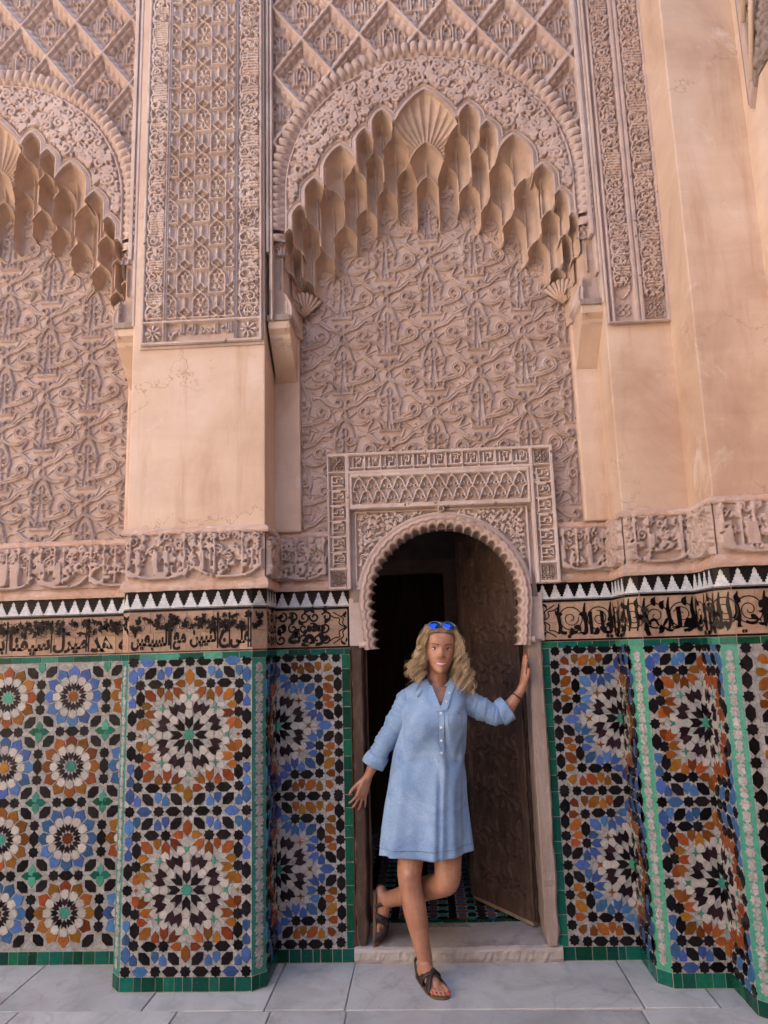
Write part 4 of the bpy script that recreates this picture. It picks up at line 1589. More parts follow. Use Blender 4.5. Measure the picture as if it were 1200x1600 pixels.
# three mouldings that follow the lobes, and the ring inside the scallops
rel_h = np.maximum(rel_h, .016 * np.clip((.030 - dist) / .004, 0, 1))
rel_h = np.where(dist < .030, .016 - .010 * np.exp(-((dist - .021) / .0035) ** 2) - .006 * np.exp(-((dist - .012) / .0025) ** 2), rel_h)
rel_h = np.maximum(rel_h, .016 * np.exp(-((rad - RO + .004) / .007) ** 4))
rel_h = np.where(rad > RO + .006, -.02, rel_h)
D = np.where(FACE, YA - rel_h, D)
OWN = np.where(FACE, -1, OWN)
D += .0008 * smooth_noise(*D.shape, 9)
V = np.stack([X.ravel(), D.ravel(), Z.ravel()], 1)
idx = np.arange(X.size).reshape(X.shape)
Q = np.stack([idx[:-1, :-1], idx[:-1, 1:], idx[1:, 1:], idx[1:, :-1]], -1).reshape(-1, 4)
ow = OWN.ravel()[Q]
own = np.where((ow == -1).any(1), -1, ow.max(1))
keep_rad = (rad.ravel()[Q].max(1) < RI + .004)
facem = grid_mesh('arch_face', V, Q[(own == -1) & keep_rad], M['stucco'])
cellm = []
for c in range(1, cid):
    q = Q[own == c]
    if len(q) > 6: cellm.append(grid_mesh('muqarnas_cell', V, q, M['muqarnas']))

# scallop of the outer ring: a small cusped hood
SC = Geo()
nu, nv = 9, 8
for j in range(nv):
    for i in range(nu):
        u, v = -1 + 2 * i / (nu - 1), j / (nv - 1)
        # u across the scallop, v outward from the ring
        rr = .0 + .070 * v
        yy = -.010 - .030 * math.sin(min(1, v * 1.15) * PI * .62) * (1 - .55 * abs(u) ** 2.2) + .018 * (v < .35) * (1 - abs(u))
        SC.v.append((u * .0212, yy, rr + .006 * (1 - u * u) * (v > .5)))
for j in range(nv - 1):
    for i in range(nu - 1):
        a = j * nu + i
        SC.f.append((a, a + 1, a + nu + 1, a + nu))
SCM = SC.mesh('scallop', M['stucco'], True)

SH = Geo()                                # fluted shell at the foot of the vault
for k in range(9):
    a = R(-52 + 13 * k)
    SH.tube([(0, 0, 0), (.05 * math.sin(a), -.012, .05 * math.cos(a)), (.115 * math.sin(a), -.022, .115 * math.cos(a)), (.128 * math.sin(a), -.012, .128 * math.cos(a))], [.003, .007, .0125, .006], 6, flat=1.)
SHM = SH.mesh('scallop_shell', M['muqarnas'], True)


def build_arch(loc_x, label):
    t = thing('muqarnas_arch', (loc_x, YA, 3.05), label, 'arch', 'stalactite arches')
    off = (0, -YA, -3.05)
    link('arch_face', facem, t, off)
    for m in cellm: link('muqarnas_cell', m, t, off)
    n = 63
    a0, a1 = -14, 194
    for k in range(n):
        a = R(a0 + (a1 - a0) * (k + .5) / n)
        dx, dz = math.cos(a) * (RO + .003), math.sin(a) * (RO + .003)
        z = AZ0 + dz
        if z < AZ0:      # straight legs
            dx = math.copysign(RO + .003, dx)
            z = AZ0 - abs(AZ0 - z) * 1.0
        o = link('scallop', SCM, t, (dx, -.0, z - 3.05))
        o.rotation_euler = (0, PI / 2 - (a if dz > 0 else (0 if dx > 0 else PI)), 0)
    for s in (-1, 1):
        for kk in range(2):
            zz = 3.60 - kk * .062 - 3.05
            o = link('scallop', SCM, t, (s * (RO + .003), 0, zz))
            o.rotation_euler = (0, PI / 2 if s > 0 else -PI / 2, 0)
        # corbel under the foot of the arch
        g = Geo().prism_x([(-.265, 3.085), (-.265, 3.045), (-.235, 3.02), (-.225, 3.0), (-.05, 2.835), (.0, 2.80), (.0, 3.085)], -.055, .055)
        g.obj('corbel', M['tadelakt'], t, (s * .782, .25, -3.05), bevel=.006)
        Geo().box(-.06, .06, -.275, -.02, 3.083, 3.115).obj('corbel_cap', M['oldwood'], t, (s * .784, .25, -3.05), bevel=.005)
        # fluted shell, inner lining of the springing
        o = link('scallop_shell', SHM, t, (s * .685, .205, 3.20 - 3.05))
        o.rotation_euler = (.1, s * .18, s * -.5)
        Geo().prism_z([(s * .765, .02), (s * .84, .02), (s * .84, .27), (s * .715, .27), (s * .70, .235)][::(1 if s > 0 else -1)], .03, .42).obj('springing_block', M['muqarnas'], t)
    return t


build_arch(XA, 'carved horseshoe arch hung with stalactite niches above the doorway')
build_arch(XA - PERIOD, 'stalactite niche arch left of the tan pier, half cut by the photo edge')

# ------------------------------------------------------------------ lozenge lattice in the spandrels
SU = sebka_unit(.0036, .314, .41)
SF = Field(XA - .85, XA + .80, 3.30, 5.22, .0042)
SF.H = sample_unit(SF, SU, .314, .41, -.299, 4.49) - .02
sr = np.hypot(SF.X - XA, SF.Z - AZ0)
smask = (sr > RI - .02) & (SF.Z > AZ0 - .35) | (np.abs(SF.X - XA) > RI + .012)
SF.rough(.001)
SPM = SF.mesh('lozenge_lattice', M['stucco'], smask)


def spandrel(ax, label):
    t = thing('lozenge_spandrel', (ax, YA, 4.2), label, 'stucco panel', 'lattice spandrels')
    link('lozenge_lattice', SPM, t, (-XA, 0, -4.2))
    # backing and the plain upright mouldings at either end
    Geo().box(-.86, .86, .028, .05, .46, 1.1).obj('backing', M['stucco'], t)
    for s, xs in ((-1, (-.842, -.808)), (1, (.795, .842))):
        g = Geo()
        k = (xs[1] - xs[0]) / 3
        g.box(xs[0], xs[0] + k * 1.3, -.042, .03, -.75, 1.05)
        g.box(xs[0] + k * 1.3, xs[0] + k * 2.2, -.028, .03, -.95, 1.05)
        g.box(xs[0] + k * 2.2, xs[1], -.048, .03, -1.12, 1.05)
        g.obj('upright_moulding', M['stucco_pale'], t, bevel=.004)
    return t


spandrel(XA, 'carved lozenge lattice filling the wall above the doorway arch')
spandrel(XA - PERIOD, 'carved lozenge lattice above the left arch, beside the pier panel')

# ------------------------------------------------------------------ carved panel of the left pier
PU = pier_unit(.0030, .165, .261)
zb, zt_ = 2.962, 5.2
px0, px1 = -1.125, -.508
PF = Field(px0, px1, zb, zt_, .0035)
a0, a1, b0, b1 = -1.012, -.992, -.652, -.634
PF.H = np.where((PF.X > a1) & (PF.X < b0) & (PF.Z > 3.092), sample_unit(PF, PU, .165, .261, -.82, 4.47), 0)
for s, (q0, q1) in enumerate(((px0 + .018, a0 - .002), (b1 + .002, px1 - .014))):
    T = Field(q0, q1, 3.088, zt_, .0035)
    band_script(T, 3.095, zt_, q0 + .003, q1 - .003, 60 + s, .024, .0052, vertical=True)
    scrolls(T, q0 + .01, q1 - .01, 3.1, zt_, 0.019, .0042, .018, 64 + s, density=.45)
    i0 = np.argmin(abs(PF.xs - q0)); j0 = np.argmin(abs(PF.zs - 3.088))
    hh, ww = min(T.nz, PF.nz - j0), min(T.nx, PF.nx - i0)
    PF.H[j0:j0 + hh, i0:i0 + ww] = np.maximum(PF.H[j0:j0 + hh, i0:i0 + ww], T.H[:hh, :ww])
h = .026
for q in ((px0, px0 + .016), (a0, a0 + .009), (a1 - .008, a1), (b0, b0 + .007), (b1 - .008, b1), (px1 - .014, px1)):
    PF.bar(q[0], q[1], zb, zt_, h)
PF.bar(px0, px1, zb, zb + .016, h); PF.bar(px0, px1, 3.076, 3.090, h); PF.bar(a1 - .002, b0 + .002, 3.100, 3.108, h * .8)
for cx in ((px0 + .016 + a0) / 2, (b1 + px1 - .014) / 2):
    for k in range(8):
        t = k * PI / 4
        PF.stroke([(cx + .010 * math.cos(t), 3.027 + .010 * math.sin(t)), (cx + .036 * math.cos(t), 3.027 + .036 * math.sin(t))], [.004, .0085], .022)
v, tr = text_tris('الله الحمد لله الحي', a1 + .008, b0 - .008, 2.988, 3.068, .03)
PF.poly([v[list(t)] for t in tr], .022, 0)
PF.rough(.0008).chips(90, .003, .008, 5)
link('carved_panel', PF.mesh('carved_panel', M['stucco_pale']), PIER_L, rel(PIER_L, (0, P1 - .004, 0)))
Geo().box(px0 - .008, px1 + .008, P1 - .01, P1 + .002, 2.948, 2.964).obj('panel_ledge', M['stucco_pale'], PIER_L, rel(PIER_L, (0, 0, 0)), bevel=.003)

# ------------------------------------------------------------------ the two script strips of the right pier
z0s = 2.955
RF = Field(1.186, 1.508, z0s, 5.2, .0035)
bands = ((1.226, 1.322), (1.368, 1.474))
for s, (q0, q1) in enumerate(bands):
    T = Field(q0, q1, z0s, 5.2, .0035)
    band_script(T, z0s + (.20 if s == 0 else .14), 5.2, q0 + .003, q1 - .003, 70 + s, .026, .0046, vertical=True)
    scrolls(T, q0 + .008, q1 - .008, z0s + (.20 if s == 0 else .14), 5.2, .015, .0036, .022, 74 + s, density=.8)
    if s == 0:
        for k in range(4):
            t = k * PI / 2 + PI / 4
            T.ring((q0 + q1) / 2 + .022 * math.cos(t), z0s + .075 + .022 * math.sin(t), .013, .0035, .010)
        T.stroke(catmull([(q0 + .005, z0s + .19), (q0 + .03, z0s + .15), ((q0 + q1) / 2, z0s + .135), (q1 - .03, z0s + .15), (q1 - .005, z0s + .19)], 5), .0045, .013)
    else:
        star_square(T, (q0 + q1) / 2, z0s + .075, .050, .014)
    i0 = np.argmin(abs(RF.xs - q0))
    hh, ww = min(T.nz, RF.nz), min(T.nx, RF.nx - i0)
    RF.H[:hh, i0:i0 + ww] = np.maximum(RF.H[:hh, i0:i0 + ww], T.H[:hh, :ww])
for q in ((1.186, 1.200), (1.212, 1.226), (1.322, 1.342), (1.348, 1.368), (1.474, 1.508)):
    RF.bar(q[0], q[1], z0s, 5.2, .028)
RF.bar(1.186, 1.508, z0s, z0s + .014, .028)
RF.bar(1.342, 1.368, z0s, 5.2, .02)
RF.rough(.0008).chips(50, .003, .008, 6)
link('carved_panel', RF.mesh('carved_panel', M['stucco']), PIER_R, rel(PIER_R, (0, P1 - .003, 0)))

# ------------------------------------------------------------------ plaster return and bracket, top right
L = PIER_E.location
Geo().prism_z([(1.822 - L.x, .48 - L.y), (1.822 - L.x, P3 - L.y), (3.2 - L.x, P3 - L.y), (3.2 - L.x, .48 - L.y)], 0, TOPZ).obj('plaster_shaft', M['tadelakt'], PIER_E, bevel=.008)

# ------------------------------------------------------------------ carved door surround
SUR = thing('door_surround', (XA, -.03, ZS), 'carved stucco frame with scalloped arch around the doorway', 'door surround')
YS = -.034
sx0, sx1, sz0, sz1 = -.231, .925, ZS - .003, 2.438
DF = Field(sx0, sx1, sz0, sz1, .0034)
h = .025
bl, br = (-.219, -.137), (.823, .906)
zt0, zt1 = 2.342, 2.419
star_square(DF, sum(bl) / 2, sum((zt0, zt1)) / 2, .038, h); star_square(DF, sum(br) / 2, sum((zt0, zt1)) / 2, .038, h)
star_square(DF, sum(bl) / 2, sz0 + .056, .038, h); star_square(DF, sum(br) / 2, sz0 + .056, .038, h)
rg = np.random.default_rng(5)


def kufic(F, a0, a1, b0, b1, vertical, w=.0044):
    T = (lambda p: np.array(p)[:, ::-1]) if vertical else (lambda p: np.array(p))
    n = max(2, int(round((a1 - a0) / .082)))
    for i in range(n):
        p = a0 + (a1 - a0) * i / n
        q = (a1 - a0) / n
        B = b1 - b0
        F.stroke(T([(p, b0), (p, b1)]), w * 1.1, h)
        F.stroke(T([(p + q * .12, b0 + .15 * B), (p + q * .9, b0 + .15 * B)]), w, h)
        F.stroke(T([(p + q * .28, b0 + .15 * B), (p + q * .28, b1 - .08 * B)]), w, h)
        F.stroke(T([(p + q * .5, b0 + .15 * B), (p + q * .5, b0 + .5 * B), (p + q * .72, b0 + .5 * B), (p + q * .72, b1 - .08 * B), (p + q * .45, b1 - .1 * B)]), w, h)
        F.stroke(T(spiral(p + q * .52, b0 + .72 * B, .012, 1.0, rg.uniform(0, 6), 1, .003)), w * .8, h * .8)
        F.stroke(T([(p + q * .9, b0 + .15 * B), (p + q * .9, b0 + .75 * B)]), w, h)
        F.disc(*T([(p + q * .8, b0 + .85 * B)])[0], w * 1.6, h * .9)


kufic(DF, bl[1] + .02, br[0] - .02, zt0 + .004, zt1 - .004, False)
for b in (bl, br): kufic(DF, sz0 + .108, zt0 - .02, b[0] + .004, b[1] - .004, True)
# vine panel above the arch: two rows of interlaced hooks
pz0, pz1, pa0, pa1 = 2.168, 2.302, -.098, .786
n = 13
for i in range(n + 1):
    for j in range(2):
        x = pa0 + (pa1 - pa0) * (i + .5 * (j % 2)) / n
        z = pz0 + (pz1 - pz0) * (.27 + .46 * j)
        DF.stroke(catmull([(x - .034, z - .03), (x - .020, z + .012), (x, z + .034), (x + .020, z + .012), (x + .034, z - .03)], 4), .0046, h)
        DF.stroke(spiral(x - .012, z - .006, .014, 1.1, 1.5, 1, .003), .0036, h * .9)
        DF.stroke(spiral(x + .014, z - .012, .012, 1.0, .5, -1, .003), .0036, h * .9)
        DF.stroke([(x, z + .03), (x, z + .05)], [.006, .002], h)
keep = (DF.X > pa0) & (DF.X < pa1) & (DF.Z > pz0) & (DF.Z < pz1)
strip = (DF.X > bl[1] + .002) & (DF.X < br[0] - .002) & (DF.Z < zt0 - .01)
DF.H = np.where(strip & ~keep, 0, DF.H)
# frames
for q in ((sx0, bl[0], sz0, sz1), (bl[1], -.116, sz0, sz1), (.803, br[0], sz0, sz1), (br[1], sx1, sz0, sz1), (sx0, sx1, zt1, sz1), (bl[1], br[0], zt0 - .018, zt0),
          (sx0, bl[1], zt0 - .012, zt0), (br[0], sx1, zt0 - .012, zt0), (bl[0], bl[1], sz0 + .096, sz0 + .104), (br[0], br[1], sz0 + .096, sz0 + .104), (sx0, bl[1], sz0, sz0 + .016), (br[0], sx1, sz0, sz0 + .016),
          (-.116, -.100, 2.150, 2.312), (.788, .803, 2.150, 2.312), (-.116, .803, 2.304, 2.324), (-.116, .803, 2.140, 2.166)):
    DF.bar(*q, h=h + .003)
# arch panel with pierced vine
ACX, ACZ, AR1, AR0 = .348, 1.672, .430, .366
ar = np.hypot(DF.X - ACX, DF.Z - ACZ)
TF = Field(-.09, .778, sz0, 2.132, .0034)


def in_sp(x, z, r):
    return math.hypot(x - ACX, z - ACZ) > AR1 + .012 + r and -.075 + r < x < .765 - r and z < 2.118 - r and abs(x - ACX) > .03 + r


scrolls(TF, -.08, .77, 1.75, 2.12, .0135, .0036, .021, 33, in_sp, 1.6)
i0 = np.argmin(abs(DF.xs + .09))
ww = min(TF.nx, DF.nx - i0)
DF.H[:TF.nz, i0:i0 + ww] = np.maximum(DF.H[:TF.nz, i0:i0 + ww], TF.H[:, :ww])
for q in ((-.094, -.084, 1.75, 2.13), (.774, .784, 1.75, 2.13), (-.094, .33, 2.122, 2.13), (.37, .784, 2.122, 2.13)): DF.bar(*q, h=h)
inner = (DF.X > -.116) & (DF.X < .803) & (DF.Z < 2.14)
DF.H = np.where(inner, DF.H - .018, DF.H)
DF.H = np.where((ar < AR1 + .012) & (ar > AR0 - .05), np.maximum(DF.H, .004), DF.H)
DF.ring(ACX, 2.128, .013, .0045, h); DF.disc(ACX, 2.128, .006, h)
dm = (ar > AR1 - .03)
dm &= ~((np.abs(DF.X - ACX) < AR1 - .03) & (DF.Z < ACZ))
DF.rough(.0007).chips(60, .003, .008, 7)
link('carved_frame', DF.mesh('carved_frame', M['stucco_pale'], dm), SUR, (-XA, YS + .03 + .006, -ZS))
# solid behind the frame
g = Geo()
g.box(sx0, -.10, YS + .026, .0, sz0, sz1); g.box(.79, sx1, YS + .026, .0, sz0, sz1); g.box(-.10, .79, YS + .0275, .0, 2.12, sz1)
g.obj('frame_body', M['stucco_pale'], SUR, (-XA, .03, -ZS))
# scalloped archivolt: each lobe its own fluted wedge
NL = 25
A0, A1 = 0, 180
LB = Geo()
nu, nv = 9, 14
half = R((A1 - A0) / NL / 2)
for j in range(nv):
    v_ = j / (nv - 1)
    for i in range(nu):
        u = -1 + 2 * i / (nu - 1)
        sc = 1 - u * u
        # profile from the outer fillet (v=0) over rolls to the cusped inner edge and into the reveal
        if v_ < .7:
            t = v_ / .7
            r_ = AR1 - (AR1 - AR0) * t + .016 * t * sc - .004
            y_ = -.018 - .014 * math.sin(t * PI * 1.0) - .007 * math.cos(t * 5 * PI) * (t < .75) - .010 * sc * t
        else:
            t = (v_ - .7) / .3
            r_ = AR0 - .004 + .016 * sc - .012 * math.sin(t * PI) * (1 - sc)
            y_ = -.030 + .17 * t
        a = half * u
        LB.v.append((r_ * math.sin(a), y_, r_ * math.cos(a)))
for j in range(nv - 1):
    for i in range(nu - 1):
        a = j * nu + i
        LB.f.append((a, a + nu, a + nu + 1, a + 1))
LBM = LB.mesh('arch_lobe', M['stucco'], True)
for k in range(NL):
    a = R(A0 + (A1 - A0) * (k + .5) / NL)
    o = link('arch_lobe', LBM, SUR, (0, YS + .03, ACZ - ZS))
    o.rotation_euler = (0, PI / 2 - a, 0)
# straight legs of the arch below the springing, ending on the wooden posts
for s in (-1, 1):
    for k in range(5):
        o = link('arch_lobe', LBM, SUR, (0, YS + .03, ACZ - ZS - 2 * half * AR0 * 1.02 * (k + .5)))
        o.rotation_euler = (0, s * PI / 2, 0)
        o.scale = (1, 1, 1 - .012 * k)
    xa, xb = sorted((ACX + s * (AR1 + .052), ACX + s * (AR0 + .020)))
    Geo().box(xa, xb, YS + .016, .2, 1.455, ACZ + .02).obj('arch_leg', M['stucco_pale'], SUR, (-XA, .03, -ZS), bevel=.006)
    F = Field(0, .062, 1.446, 1.478, .003)
    F.bar(.0, .062, 1.450, 1.478, .012, .008); F.stroke(spiral(.030, 1.464, .011, 1.2, 1, 1, .003), .004, .02)
    o = link('arch_foot', F.mesh('arch_foot', M['stucco_pale']), SUR, ((ACX + s * (AR0 + .005)) - XA, YS + .03 - .006, -ZS))
    o.scale = (s, 1, 1)
# panel plugging the arch corners behind the lobes
g = Geo()
m_ = 40
for k in range(m_):
    a, b = R(180 * k / m_), R(180 * (k + 1) / m_)
    P4 = [(ACX + r * math.cos(t), ACZ + r * math.sin(t)) for r, t in ((AR0 + .016, a), (AR1 + .03, a), (AR1 + .03, b), (AR0 + .016, b))]
    g.add([(x, y, z) for y in (YS + .012, .22) for x, z in P4], [(0, 1, 2, 3), (4, 7, 6, 5), (0, 3, 7, 4), (1, 5, 6, 2)])
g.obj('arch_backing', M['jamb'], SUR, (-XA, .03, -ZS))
# plaster filling between the arch ring and the square hole, inside the wall thickness
for s in (-1, 1):
    pts = [(ACX + s * .52, ACZ - .2), (ACX + s * .52, 2.16), (ACX, 2.16)] + [(ACX + s * (AR1 + .005) * math.cos(R(t)), ACZ + (AR1 + .005) * math.sin(R(t))) for t in (90, 70, 50, 30, 10, 0)] + [(ACX + s * (AR1 + .005), ACZ - .2)]
    if s > 0: pts = pts[::-1]
    g = Geo()
    nn = len(pts)
    g.add([(x, .03, z) for x, z in pts] + [(x, .24, z) for x, z in pts], [tuple(range(nn)), tuple(range(nn, 2 * nn))[::-1]] + [(i, nn + i, nn + (i + 1) % nn, (i + 1) % nn) for i in range(nn)])
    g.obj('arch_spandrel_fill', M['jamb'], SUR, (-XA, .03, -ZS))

# ------------------------------------------------------------------ wooden door frame posts, step, room behind
FRM = thing('door_frame', (XA, .05, .07), 'weathered wooden posts either side of the doorway', 'door frame')
def post(x0, x1, y0, y1, z0, z1, m, seed, name):
    rg = np.random.default_rng(seed)
    V, F = [], []
    n = 44
    for k in range(n + 1):
        z = z0 + (z1 - z0) * k / n
        w = rg.normal(0, .0013, 4)
        chip = .010 * math.exp(-((k / n - .12) / .05) ** 2) + .006 * math.exp(-((k / n - .32) / .04) ** 2)
        taper = .012 * max(0, .06 - k / n) / .06
        xa, xb = x0 + taper, x1 - chip * .8 - taper
        ring = [(xa + .006, y0 + w[0]), (xb - .008, y0 + w[0]), (xb + w[1], y0 + .010), (xb + w[1], y1), (xa + w[2], y1), (xa + w[2], y0 + .008)]
        V += [(x - XA, y - .05, z - .07) for x, y in ring]
    for k in range(n):
        for j in range(6): F.append((k * 6 + j, k * 6 + (j + 1) % 6, (k + 1) * 6 + (j + 1) % 6, (k + 1) * 6 + j))
    F.append(tuple(range(6))[::-1]); F.append(tuple(n * 6 + j for j in range(6)))
    return mk(name, V, F, M[m], FRM)
post(.742, .812, -.028, .16, .075, 1.462, 'oldwood', 3, 'post')
post(-.128, -.072, -.006, .18, .075, 1.462, 'agedwood', 5, 'post')
post(-.140, -.128, -.006, .1, .075, 1.44, 'darkwood', 6, 'fillet')

STEP = thing('threshold_step', (XA, .1, 0), 'worn pale stone step across the foot of the doorway', 'step')
rg = np.random.default_rng(8)
nx_, prof = 60, [(-.012, 0), (-.020, .02), (-.022, .05), (-.014, .064), (.0, .071), (.1, .073), (.20, .074), (.295, .075), (.295, 0)]
V = []
for i in range(nx_ + 1):
    x = -.142 + .962 * i / nx_
    wear = -.008 * math.exp(-((x - .3) / .25) ** 2)
    for j, (y, z) in enumerate(prof):
        k = rg.normal(0, .0016) if 1 <= j <= 4 else 0
        V.append((x - XA, y - .1 + k, z + (wear if 2 < j < 8 else 0) + k * .6))
m_ = len(prof)
mk('step_stone', V, [(i * m_ + j, (i + 1) * m_ + j, (i + 1) * m_ + j + 1, i * m_ + j + 1) for i in range(nx_) for j in range(m_ - 1)] + [tuple(range(m_))[::-1], tuple(nx_ * m_ + j for j in range(m_))], M['marble_step'], STEP)

# room -----------------------------------------------------------------------
rf = Geo().box(-2.0, 2.6, .24, 2.9, -.05, .068).obj('room_floor', M['white'])
tag(rf, kind='structure')
gs = Geo()
rect_tiles(rf, -.12, .80, 0, .045, .1, ['green', 'dgreen'])
for o in list(rf.children):
    o.rotation_euler = (-PI / 2, 0, 0); o.location = (o.location.x, .30 + o.location.z, .068)
tr_ = empty('floor_zellige', (0, .36, .0685), 0, rf)
its = []
for i in range(22):
    for j in range(34):
        x, y = -.12 + i * .05, j * .05
        k = (i + j) % 2
        its.append(('star' if k else 'hexagon', ['black', 'blue', 'black', 'black', 'amber', 'mint'][(i * 7 + j * 3) % 6], x, y, 90 * (j % 2)))
lay(tr_, its, .135, -.2, 1.2, -.01, 1.8, True)
tr_.rotation_euler = (-PI / 2, 0, 0)
rw = Geo()
rw.box(-2.0, -.55, .5, .62, 0, 3.0)
rw.box(-2.0, 2.6, 2.75, 2.9, 0, .0)
def roomwall(name, *b):
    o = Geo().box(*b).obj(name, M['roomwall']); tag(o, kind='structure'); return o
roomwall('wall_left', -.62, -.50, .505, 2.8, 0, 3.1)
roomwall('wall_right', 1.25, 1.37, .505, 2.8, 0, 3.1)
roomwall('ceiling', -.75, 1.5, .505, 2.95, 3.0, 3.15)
# rear wall of the passage with a framed opening
bw = empty('wall_back', (.2, 2.3, 0)); tag(bw, kind='structure')
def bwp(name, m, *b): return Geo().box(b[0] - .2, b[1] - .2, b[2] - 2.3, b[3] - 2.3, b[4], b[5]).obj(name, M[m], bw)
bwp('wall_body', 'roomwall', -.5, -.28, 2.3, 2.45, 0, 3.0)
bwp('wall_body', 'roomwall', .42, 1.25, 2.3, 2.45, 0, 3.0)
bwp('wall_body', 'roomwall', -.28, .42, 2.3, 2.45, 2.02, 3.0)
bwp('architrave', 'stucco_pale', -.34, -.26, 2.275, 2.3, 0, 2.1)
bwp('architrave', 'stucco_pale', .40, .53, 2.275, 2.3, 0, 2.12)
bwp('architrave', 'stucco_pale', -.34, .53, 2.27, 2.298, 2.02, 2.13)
bwp('sky_gap_blocker', 'roomwall', -.6, 1.3, 2.46, 2.5, 0, 3.0)  # added behind the inner doors to shut out sky light through their gap
bwp('inner_door_panel', 'darkwood', -.28, .06, 2.36, 2.40, .07, 2.02)
bwp('inner_door_panel', 'darkwood', .07, .42, 2.36, 2.40, .07, 2.02)

# door leaf standing open to the right ---------------------------------------
hx, hy = .752, .20
ex, ey = .50, .60
LEAF = thing('door_leaf', (hx, hy, .1), 'open carved wooden door leaf inside the right of the doorway', 'door')
ang = math.atan2(ey - hy, ex - hx)
LW = math.hypot(ex - hx, ey - hy) + .06
LEAF.rotation_euler = (0, 0, ang)
# local x along the leaf, +y is the face seen from the court (towards the opening)
Geo().box(0, LW, -.022, .022, .0, 2.0).obj('panel', M['agedwood'], LEAF, bevel=.004)
DLF = Field(.0, LW, 0.0, 2.0, .006)
for i in range(3):
    for j in range(9):
        cx, cz = LW * (i + .5) / 3 + (0 if j % 2 else LW / 6), .14 + .215 * j
        for k in range(8):
            t = k * PI / 4
            DLF.stroke([(cx + .03 * math.cos(t), cz + .03 * math.sin(t)), (cx + .075 * math.cos(t + .25), cz + .075 * math.sin(t + .25)), (cx + .10 * math.cos(t), cz + .10 * math.sin(t))], [.006, .010, .004], .012)
        DLF.ring(cx, cz, .022, .006, .014)
for q in ((0, .05, 0, 2), (LW - .05, LW, 0, 2), (0, LW, 0, .09), (0, LW, .95, 1.03), (0, LW, 1.93, 2.0)): DLF.bar(*q, h=.016)
DLF.rough(.0012)
o = link('carved_boards', DLF.mesh('carved_boards', M['agedwood']), LEAF, (0, 0, 0))
# face the opening: mirror to the -normal side that looks at the court
o.location = (LW, .024, 0); o.rotation_euler = (0, 0, PI)
Geo().box(.02, LW - .01, -.03, .03, -.02, .07).obj('bottom_rail', M['oldwood'], LEAF, bevel=.005)
for zz in (.3, 1.0, 1.7):
    Geo().tube([(0, 0, zz - .04), (0, 0, zz + .04)], .014, 8).obj('hinge', M['darkwood'], LEAF)


# bracket of carved grey stucco on the plaster return, top right ---------------
BR = thing('carved_bracket', (1.822, -.66, 3.80), 'grey carved stucco bracket high in the top right corner', 'bracket')
# local: -x stands off the wall, -y runs forward along it
def side_strip(name, y0, y1, zb0, zb1, th, m):
    """upright strip on the side wall between y0 (far) and y1 (near), foot cut on a slant"""
    g = Geo()
    v = [(-.001, y0, zb0), (-.001, y1, zb1), (-.001, y1, 1.5), (-.001, y0, 1.5)]
    v += [(-th, y, z) for (_, y, z) in v]
    g.add(v, [(4, 5, 6, 7), (0, 4, 7, 3), (1, 2, 6, 5), (0, 1, 5, 4)])
    return g.obj(name, M[m], BR, bevel=.003)
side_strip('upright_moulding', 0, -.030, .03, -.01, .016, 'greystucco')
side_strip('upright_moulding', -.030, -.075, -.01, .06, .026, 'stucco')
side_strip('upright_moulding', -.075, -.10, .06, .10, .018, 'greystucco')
BF = Field(0, .40, .10, 1.5, .006)
scrolls(BF, .01, .39, .12, 1.48, .022, .006, .02, 7, density=.8)
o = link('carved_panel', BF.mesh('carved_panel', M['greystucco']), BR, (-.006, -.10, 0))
o.rotation_euler = (0, 0, -PI / 2)
for zz in (.10, .40):
    g = Geo()
    g.tube([(-.020, -.07, zz), (-.05, -.20, zz + .24), (-.07, -.34, zz + .52)], .012, 8)
    g.obj('slanting_rib', M['tadelakt'], BR, smooth=True)

# ------------------------------------------------------------------ the woman in the doorway
def skin_mat():
    m, n, l, b = new_mat('tanned_skin')
    v = wcoord(n, l)
    r = ramp(n, [(.35, (.335, .165, .100)), (.65, (.43, .225, .148))])
    l.new(noise(n, l, 14, 4, .6, v).outputs[0], r.inputs[0])
    r2 = ramp(n, [(.4, (1.06, 1.03, 1.0)), (.68, (.93, .80, .76))])
    l.new(noise(n, l, 38, 6, .7, v, .5).outputs[0], r2.inputs[0])
    l.new(mixc(n, l, 1., r.outputs[0], r2.outputs[0], 'MULTIPLY'), b.inputs['Base Color'])
    b.inputs['Roughness'].default_value = .44
    b.inputs['Subsurface Weight'].default_value = .12
    b.inputs['Subsurface Radius'].default_value = (.012, .005, .003)
    bump(n, l, b, noise(n, l, 300, 3, .6, v).outputs[0], .08, .001)
    return m


def denim_mat(name, k=1.):
    m, n, l, b = new_mat(name)
    v = wcoord(n, l)
    r = ramp(n, [(.3, (.155 * k, .255 * k, .43 * k)), (.55, (.25 * k, .37 * k, .545 * k)), (.75, (.345 * k, .45 * k, .60 * k))])
    l.new(noise(n, l, 7, 6, .62, v, .6).outputs[0], r.inputs[0])
    wv = noise(n, l, 420, 2, .5, wcoord(n, l, (1, 1, .25)))
    r2 = ramp(n, [(.35, (.8, .82, .86)), (.65, (1.1, 1.1, 1.08))])
    l.new(wv.outputs[0], r2.inputs[0])
    l.new(mixc(n, l, 1., r.outputs[0], r2.outputs[0], 'MULTIPLY'), b.inputs['Base Color'])
    b.inputs['Roughness'].default_value = .9
    b.inputs['Sheen Weight'].default_value = .15
    bump(n, l, b, wv.outputs[0], .25, .0015)
    return m


